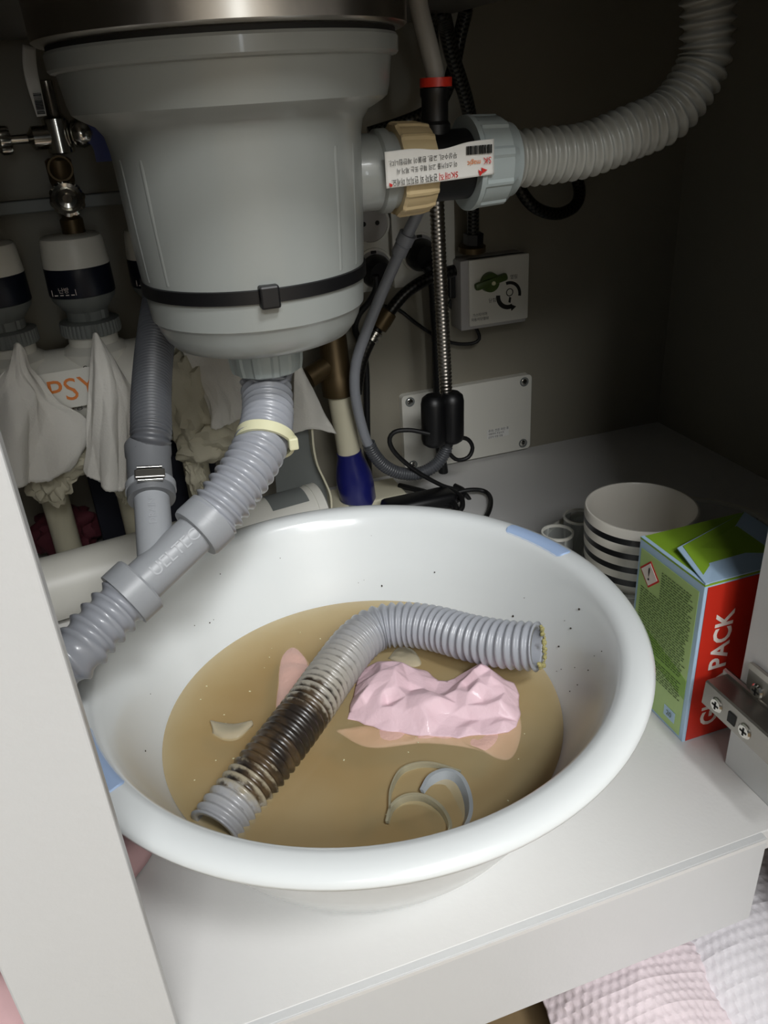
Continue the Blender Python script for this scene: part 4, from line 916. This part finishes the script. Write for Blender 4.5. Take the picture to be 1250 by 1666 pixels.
edge = [(0.1627, 0.5050, 0.1234), (0.1622, 0.5050, 0.0995), (0.1642, 0.5050, 0.0802), (0.1703, 0.5050, 0.0603), (0.1748, 0.5050, 0.0432), (0.1746, 0.5050, 0.0268), (0.1727, 0.5050, 0.0059)]
sp_, _ = spline(edge, .006); pl_ = [(p.x, p.z) for p in sp_] + [(sp_[-1].x - .055, sp_[-1].z), (sp_[0].x - .040, sp_[0].z)]
G().add(*prism(pl_, (0, .512, 0), (1, 0, 0), (0, 0, 1), .0012)).put('bracket_plate', M_gcol, br_)
v = [Vector((p.x, .512, p.z)) for p in sp_]; vs = []
for p in v: vs += [p + Vector((-.0012, -.0150, 0)), p + Vector((.0008, -.0150, 0)), p + Vector((.0008, 0, 0)), p + Vector((-.0012, 0, 0))]
n = len(v); G().add(vs, [(0, 1, 2, 3), (4 * n - 1, 4 * n - 2, 4 * n - 3, 4 * n - 4)] + [(4 * i + k, 4 * i + (k + 1) % 4, 4 * i + 4 + (k + 1) % 4, 4 * i + 4 + k) for i in range(n - 1) for k in range(4)]).put('bracket_flange', M_ivory, br_, smooth=50)
G().add(*box(((0.2265, 0.5400, 0.0243)[0], .55, .006), (.09, .05, .010), .002)).put('floor_bracket', M_ivory, None); tag(bpy.data.objects['floor_bracket'], 'flat pale metal foot plate beside the blue taped pipe', 'bracket')

# ================================================================== HEATING MANIFOLD AT THE LEFT
mf = thing('heating_manifold', (-0.0566, 0.5000, 0.1593), 'white heating manifold bar with orange letters behind the tissues', 'manifold')
MZ = .1985; MY = .505
g = G(); g.add(*lathe([(0, -.30), (.036, -.30), (.0365, -.27), (.0365, .095), (.033, .102), (.026, .104), (0, .104)], (0, MY, MZ), (1, 0, 0), 48)); g.put('manifold_bar', M_white, mf, smooth=40)
AXS = [(-.0965, MY), (-.0265, MY), (.0430, MY)]
for ax_, ay_ in AXS:
    G().add(*lathe([(.030, 0), (.030, .034), (.0215, .0395), (.0215, .047), (.018, .048)], (ax_, ay_, MZ), (0, 0, 1), 40)).put('valve_port', M_white, mf, smooth=35)
    G().add(*lathe([(.0125, -.196), (.0130, -.195), (.0130, -.05), (.0175, -.045), (.0175, -.02)], (ax_, ay_ + .018, MZ), (0, 0, 1), 28)).put('down_pipe', M_ivory, mf, smooth=40)
# sign
sgo = Vector((-0.0516, 0.4660, 0.2095)); sx_, sy_ = Vector((1, .0, .015)), Vector((0, .2, 1))
sg = G().add(*prism(rrect(.056, .032, .002), sgo, sx_, sy_, .001)).put('name_plate', M_white, mf)
text('plate_letters', 'PSY', .0270, M_orange, sg, sgo + Vector((0, -.0016, -.001)), sx_, sy_, thick=.0005, sx=1.0)
text('bar_letters', 'PS', .0085, M_ink, mf, (-0.0354, 0.4700, 0.2246), (-1, 0, -.08), (0, .3, -1), thick=.0005)
text('bar_letters', 'PS', .0085, M_ink, mf, (-0.0810, 0.4690, 0.2217), (-1, 0, -.08), (0, .3, -1), thick=.0005)
text('bar_letters', '난방', .0080, M_ink, mf, (-0.0534, 0.4660, 0.1923), (1, 0, .02), (0, .2, 1), thick=.0005)

act = None
labels = ['white and navy valve actuator half cut off at the frame edge', 'white and navy valve actuator beside the dark ribbed hose, fully visible', 'white valve actuator mostly hidden behind the drain basket']
AB = .2465
def make_act(x, y):
    t = thing('valve_actuator', (x, y, AB), labels[0], 'actuator', 'valve actuators on the manifold')
    o = (x, y, AB)
    G().add(*lathe([(.0195, .0), (.0248, .0), (.0255, .002), (.0250, .0115), (.0205, .0130)], o, (0, 0, 1), 120, mod=lambda tt, i, r: (.0007 if (tt * 40 / (2 * PI)) % 1 < .5 else 0))).put('ribbed_nut', M_gcol, t, smooth=25)
    G().add(*lathe([(.0160, .0130), (.0178, .0130), (.0178, .0205), (.0215, .0250), (.0262, .0310), (.0272, .0350), (.0250, .0352)], o, (0, 0, 1), 48, mod=lambda tt, i, r: (-.0016 if i in (1, 2) and (tt * 8 / (2 * PI)) % 1 < .12 else 0))).put('collar', M_gcol, t, smooth=35)
    nv = G().add(*lathe([(.0262, .0352), (.0276, .0354), (.0279, .0360), (.0276, .0585), (.0260, .0588)], o, (0, 0, 1), 56)).put('navy_band', M_navy, t, smooth=35)
    G().add(*lathe([(.0262, .0588), (.0275, .0590), (.0274, .0610), (.0258, .0790), (.0248, .0822), (.0225, .0835), (0, .0838)], o, (0, 0, 1), 56)).put('white_cap', M_white, t, smooth=40)
    xa = Vector((.93, -.37, 0)); ya = Vector((0, 0, 1)); na = xa.cross(ya)
    if na.y > 0: na = -na
    c = Vector(o) + na * .0280 - xa * .004
    text('band_letters', '난방', .0052, M_whiteink, nv, c + ya * .0425, xa, ya, thick=.0002)
    g = G()
    for k in range(4): g.add(*prism([(-.0085 + k * .0048, 0), (-.0055 + k * .0048, 0), (-.0055 + k * .0048, .0008), (-.0085 + k * .0048, .0008)], c + ya * .0385 + na * .0003, xa, ya, .0001))
    for xx in (-.0105, .0100): g.add(*prism([(xx, 0), (xx + .0006, 0), (xx + .0006, .0050), (xx, .0050)], c + ya * .0385 + na * .0003, xa, ya, .0001))
    g.put('band_marks', M_whiteink, nv)
    return t
act = make_act(*AXS[0])
for (ax_, ay_), lb in zip(AXS[1:], labels[1:]):
    r = act.copy(); COL.objects.link(r); r.location = (ax_, ay_, AB); r['label'] = lb
    for chd in list(act.children):
        c = chd.copy(); COL.objects.link(c); c.parent = r
        for gd in chd.children:
            d2 = gd.copy(); COL.objects.link(d2); d2.parent = c

# valves above, hanging on the rail
rl = G().add(*box((-.10, .545, .3520), (.42, .012, .0105), .001)).put('manifold_rail', M_gcol, None); tag(rl, 'thin grey metal rail crossing behind the chrome valves', 'rail')
VXc = (-0.0180, 0.5150, 0.4058)[0]
sv = thing('shutoff_valve', (-0.0198, 0.5150, 0.3921), 'chrome shut off valve with blue lever and small side wheel', 'valve')
vz = (-0.0182, 0.5150, 0.4049)[2]
G().add(*lathe([(.0075, -.013), (.0105, -.012), (.0105, .013), (.0075, .015), (.0062, .017), (.0062, .040), (.004, .041)], (VXc, .515, vz), (0.0, 0, 1), 28)).put('valve_body', M_chrome, sv, smooth=35)
G().add(*lathe([(.0075, 0), (.0090, .001), (.0090, .014), (.0060, .016), (.0036, .018), (.0036, .032)], (VXc - .006, .515, vz), (-1, -.15, 0), 24)).put('side_stem', M_chrome, sv, smooth=35)
G().add(*lathe([(.0040, .031), (.0090, .031), (.0098, .033), (.0098, .039), (.0080, .041), (0, .041)], (VXc - .006, .515, vz), (-1, -.15, 0), 48, mod=ribs(12, .0008))).put('side_wheel', M_chrome, sv, smooth=30)
G().add(*lathe([(.0060, 0), (.0100, .002), (.0115, .008), (.0095, .014), (.006, .018)], (VXc + .010, .512, vz + .001), (1, -.1, .05), 24)).put('ball_joint', M_chrome, sv, smooth=50)
bl = [(0.0029, 0.5080, 0.4109), (0.0124, 0.5080, 0.4057), (0.0172, 0.5080, 0.3961), (0.0176, 0.5080, 0.3839)]
def flat_sweep(pts, w, th, upv):
    path, _ = spline(pts, .004); vs = []; n = len(path); upv = Vector(upv)
    for i, p in enumerate(path):
        tg = (path[min(i + 1, n - 1)] - path[max(i - 1, 0)]).normalized(); sd = tg.cross(upv).normalized()
        for a, b in ((-1, -1), (1, -1), (1, 1), (-1, 1)): vs.append(p + sd * w * a + upv * th * b)
    return vs, [(0, 1, 2, 3), (4 * n - 1, 4 * n - 2, 4 * n - 3, 4 * n - 4)] + [(4 * i + k, 4 * i + (k + 1) % 4, 4 * i + 4 + (k + 1) % 4, 4 * i + 4 + k) for i in range(n - 1) for k in range(4)]
v, f = flat_sweep(bl, .0105, .004, (0, 1, 0)); put('lever', v, f, M_bluelev, sv, smooth=40)['label'] = 'blue lever'
dv = thing('drain_valve', (-0.0272, 0.5100, 0.3304), 'chrome drain valve with round handwheel facing out above the middle actuator', 'valve')
wz = (-0.0218, 0.4900, 0.3572); 
G().add(*lathe([(0, 0), (.0090, 0), (.0130, .002), (.0135, .006), (.0120, .0075), (.0095, .0065), (.0082, .0045), (.0075, .0075), (.0042, .0085), (.0036, .0060), (0, .0060)], (wz[0], .497, wz[2]), (.05, -1, .35), 60, mod=lambda t, i, r: (.0008 if i in (2, 3) and (t * 10 / (2 * PI)) % 1 < .5 else 0))).put('handwheel', M_chrome, dv, smooth=30)
dz = wz[2]
G().add(*lathe([(.0060, -.026), (.0095, -.025), (.0095, -.012), (.0072, -.010), (.0078, .012), (.0100, .018), (.0105, .034), (.0080, .036)], (wz[0] - .001, .515, dz - .004), (0, 0, 1), 28)).put('valve_body', M_bronze, dv, smooth=35)
G().add(*lathe([(.0065, 0), (.0050, .018)], (wz[0], .514, dz), (.05, -1, .3), 20)).put('valve_stem', M_chrome, dv, smooth=35)
G().add(*lathe(ring_prof([(.0085, 0), (.0100, 0), (.0100, .002), (.0085, .002)]), (wz[0], .503, dz + .024), (0, -1, .2), 28, caps=False)).put('key_ring', M_bronze, dv, smooth=35)
G().add(*lathe([(.0055, -.0180), (.0085, -.017), (.0085, -.0005), (.0055, 0)], (wz[0] - .0015, .512, dz - .028), (0, 0, 1), 6)).put('hex_nut', M_bronze, dv)
tgp = [[(-0.0291, 0.5050, 0.4701), (-0.0200, 0.5050, 0.4673)], [(-0.0319, 0.5000, 0.4564), (-0.0221, 0.5020, 0.4548)], [(-0.0323, 0.4980, 0.4418), (-0.0226, 0.5000, 0.4413)], [(-0.0306, 0.5030, 0.4202), (-0.0231, 0.5030, 0.4206)]]
tg_ = put_sheet('paper_tag', tgp, M_paper, None, nu=6, nv=14); tag(tg_, 'white paper tag with barcode hanging above the shut off valve', 'tag')
g = G(); b0 = Vector((-0.0264, 0.4975, 0.4363)); bdn = dirv((-0.0264, 0.4975, 0.4363), (-0.0267, 0.5005, 0.4226))
for k in range(14):
    wd = random.choice((.0005, .0009)); g.add(*box(b0 + bdn * (k * .0011), (.0060, .0002, wd)))
g.put('barcode', M_ink, tg_)

# tissues draped on the manifold
def tri_(v): v = v % 1.; return 1 - abs(2 * v - 1)
def pleat(a, b, c, h): return lambda u, v: h * v * (tri_(a * u + b * v + c) + .5 * tri_(2.3 * a * u - b * v * 1.7 + .3)) 
put_sheet('paper_tissue', [[(-0.0857, 0.4520, 0.2572), (-0.0829, 0.4500, 0.2583), (-0.0811, 0.4500, 0.2560), (-0.0796, 0.4520, 0.2511)], [(-0.0926, 0.4450, 0.2395), (-0.0884, 0.4410, 0.2400), (-0.0839, 0.4430, 0.2361), (-0.0784, 0.4520, 0.2332)],
    [(-0.1186, 0.4450, 0.2176), (-0.0934, 0.4360, 0.2214), (-0.0815, 0.4460, 0.2136), (-0.0643, 0.4500, 0.2039)], [(-0.1313, 0.4400, 0.1947), (-0.1020, 0.4300, 0.1955), (-0.0833, 0.4400, 0.1913), (-0.0454, 0.4520, 0.1802)], [(-0.1490, 0.4400, 0.1478), (-0.1184, 0.4300, 0.1468), (-0.0979, 0.4380, 0.1437), (-0.0758, 0.4550, 0.1487)]],
    M_tissue, None, nu=60, nv=60, crease=.0018, cs=28, seed=3, ragged=.003, emboss=pleat(1.6, .9, .2, -.011))
tag(bpy.data.objects['paper_tissue'], 'white tissue draped over manifold below the cut off actuator', 'tissue', 'white tissues draped on the manifold')
o = put_sheet('paper_tissue', [[(-0.0237, 0.4440, 0.2588), (-0.0220, 0.4420, 0.2600), (-0.0208, 0.4420, 0.2588), (-0.0197, 0.4440, 0.2546)], [(-0.0313, 0.4400, 0.2312), (-0.0246, 0.4340, 0.2328), (-0.0171, 0.4360, 0.2353), (-0.0124, 0.4460, 0.2276)],
    [(-0.0399, 0.4360, 0.2014), (-0.0279, 0.4280, 0.2046), (-0.0156, 0.4300, 0.2100), (-0.0051, 0.4440, 0.1983)], [(-0.0463, 0.4340, 0.1725), (-0.0342, 0.4240, 0.1756), (-0.0218, 0.4280, 0.1758), (-0.0078, 0.4420, 0.1640)], [(-0.0508, 0.4380, 0.1446), (-0.0417, 0.4240, 0.1308), (-0.0327, 0.4280, 0.1283), (-0.0116, 0.4420, 0.1452)]],
    M_tissue, None, nu=60, nv=60, crease=.0015, cs=26, seed=9, ragged=.004, emboss=pleat(1.5, -.5, .15, -.009))
tag(o, 'white pointed tissue hanging beside the dark ribbed hose', 'tissue', 'white tissues draped on the manifold')
o = put_sheet('paper_tissue', [[(0.0445, 0.4620, 0.2354), (0.0670, 0.4560, 0.2363), (0.0989, 0.4600, 0.2250)], [(0.0527, 0.4580, 0.2043), (0.0661, 0.4500, 0.2015), (0.0927, 0.4560, 0.1983)], [(0.0601, 0.4560, 0.1833), (0.0704, 0.4480, 0.1782), (0.0886, 0.4550, 0.1787)], [(0.0636, 0.4580, 0.1611), (0.0689, 0.4500, 0.1587), (0.0854, 0.4560, 0.1633)]],
    M_tissue, None, nu=40, nv=40, crease=.0015, cs=30, seed=14, ragged=.003, emboss=pleat(1.4, .6, .5, -.007))
tag(o, 'grey shaded tissue under the bottom edge of the drain basket', 'tissue', 'white tissues draped on the manifold')
o = put_sheet('paper_tissue', [[(0.1541, 0.5000, 0.2006), (0.1599, 0.4980, 0.1847), (0.1632, 0.4980, 0.1747)], [(0.1475, 0.4960, 0.1620), (0.1586, 0.4900, 0.1620), (0.1705, 0.4960, 0.1529)], [(0.1429, 0.4980, 0.1295), (0.1596, 0.4900, 0.1306), (0.1803, 0.4980, 0.1280)], [(0.1421, 0.5000, 0.1182), (0.1613, 0.4920, 0.1229), (0.1877, 0.5000, 0.1097)]],
    M_tissue, None, nu=20, nv=22, crease=.0018, cs=30, seed=21, ragged=.002)
tag(o, 'torn tissue corner hanging between drain hose and ivory pipe', 'tissue', 'white tissues draped on the manifold')
def wad(c, r, seed, sq=(1, 1, 1)):
    bm = bmesh.new(); bmesh.ops.create_icosphere(bm, subdivisions=4, radius=1)
    vs = []
    for v in bm.verts:
        n = v.co.normalized(); dv = noise.voronoi(n * 2.1 + Vector((seed * 5.1, 0, 0)))[0]
        h = 1 + .45 * (dv[1] - dv[0]) - .25 + .25 * noise.noise(n * 2 + Vector((seed, 0, 0)))
        vs.append(Vector(c) + Vector((n.x * r * sq[0] * h, n.y * r * sq[1] * h, n.z * r * sq[2] * h)))
    fs = [tuple(v.index for v in f.verts) for f in bm.faces]; bm.free(); return vs, fs
for (c, r, sd, sq, lb) in (((-0.0617, 0.4680, 0.1491), .030, 1, (1.15, .8, .75), 'damp cream tissue wad under the two pointed tissues'), ((-0.0900, 0.4700, 0.1345), .026, 2, (.9, .8, 1.3), 'damp cream tissue wad beside the pale stile'), ((0.0420, 0.4700, 0.1849), .036, 3, (.85, .8, 1.4), 'tall cream tissue wad just behind the dark ribbed hose'),
                       ((0.0593, 0.4700, 0.1409), .034, 4, (1.2, .8, .85), 'wide cream tissue wad behind the corrugated drain hose'), ((-0.0253, 0.4780, 0.1049), .018, 5, (.8, .8, 1.2), 'small cream tissue wad behind the hose cuff'), ((0.0386, 0.4750, 0.1072), .016, 6, (.7, .8, 1.6), 'narrow cream tissue strip hanging behind the Y fitting')):
    v, f = wad(c, r, sd, sq); tag(put('tissue_wad', v, f, M_oldtissue, None, smooth=45), lb, 'tissue', 'tissue wads around the manifold pipes')

# dark things on the board behind the pipes
bn = G().add(*box((.000, .572, .050), (.130, .050, .098), .004)).put('storage_pouch', M_bin, None, smooth=40); tag(bn, 'dark navy fabric pouch standing behind the ivory pipes', 'pouch')
v, f = wad((-.100, .560, .030), .034, 12, (1.2, .9, .9)); tag(put('dark_cloth', v, f, M_maroon, None, smooth=45), 'maroon cloth bundle behind the ivory pipe near the stile', 'cloth')

# pink tissue under the rim, towels below
out = [(-.23, .050, 0), (-.20, .028, 0), (-.13, .028, 0), (-.085, .080, 0), (-.064, .112, 0), (-.048, .136, 0), (-.058, .172, 0), (-.12, .165, 0), (-.20, .11, 0)]
v, f = crumple(out, .0012, .026, 31, .010, nr=30, na=90, cs=45, stretch=(1, 1)); o = put('rose_towel', v, f, M_rose, None, smooth='all', fix=False); md = o.modifiers.new('t', 'SOLIDIFY'); md.thickness = .0006
tag(o, 'dusty rose towel bunched on the board behind the pale stile', 'towel')
def honey(n, m_, h):
    def fn(u, v):
        a = u * n; b = v * m_; 
        if int(b) % 2: a += .5
        dx, dy = (a % 1) - .5, (b % 1) - .5
        return h * max(0, 1 - (dx * dx + dy * dy) * 4.2)
    return fn
TZ = -.148
o = put_sheet('paper_towel', [[(.175, .060, -.105), (.215, .050, -.088), (.260, .045, -.090), (.310, .040, -.110)], [(.170, .000, -.118), (.205, -.010, -.090), (.245, -.012, -.088), (.285, -.015, -.108)], [(.172, -.060, -.142), (.200, -.066, -.104), (.235, -.068, -.100), (.270, -.066, -.124)], [(.170, -.13, -.147), (.195, -.13, -.125), (.23, -.13, -.122), (.262, -.13, -.143)]],
    M_lilac, None, nu=110, nv=110, crease=.004, cs=22, seed=41, emboss=honey(20, 30, .0011), thick=.0008)
tag(o, 'embossed pinkish paper towel heaped on the floor below the base', 'paper towel', 'paper towels on the kitchen floor')
o = put_sheet('paper_towel', [[(.262, .070, -.115), (.300, .075, -.098), (.350, .075, -.096), (.420, .070, -.110)], [(.245, .010, -.118), (.290, .010, -.093), (.345, .006, -.092), (.410, .0, -.112)], [(.240, -.050, -.140), (.280, -.056, -.108), (.325, -.060, -.106), (.390, -.064, -.130)], [(.240, -.12, -.148), (.275, -.12, -.130), (.315, -.12, -.130), (.38, -.12, -.147)]],
    M_towel, None, nu=120, nv=110, crease=.002, cs=18, seed=52, emboss=honey(26, 30, .0011), thick=.0008)
tag(o, 'embossed white paper towel lying nearest the hinge side of the floor', 'paper towel', 'paper towels on the kitchen floor')
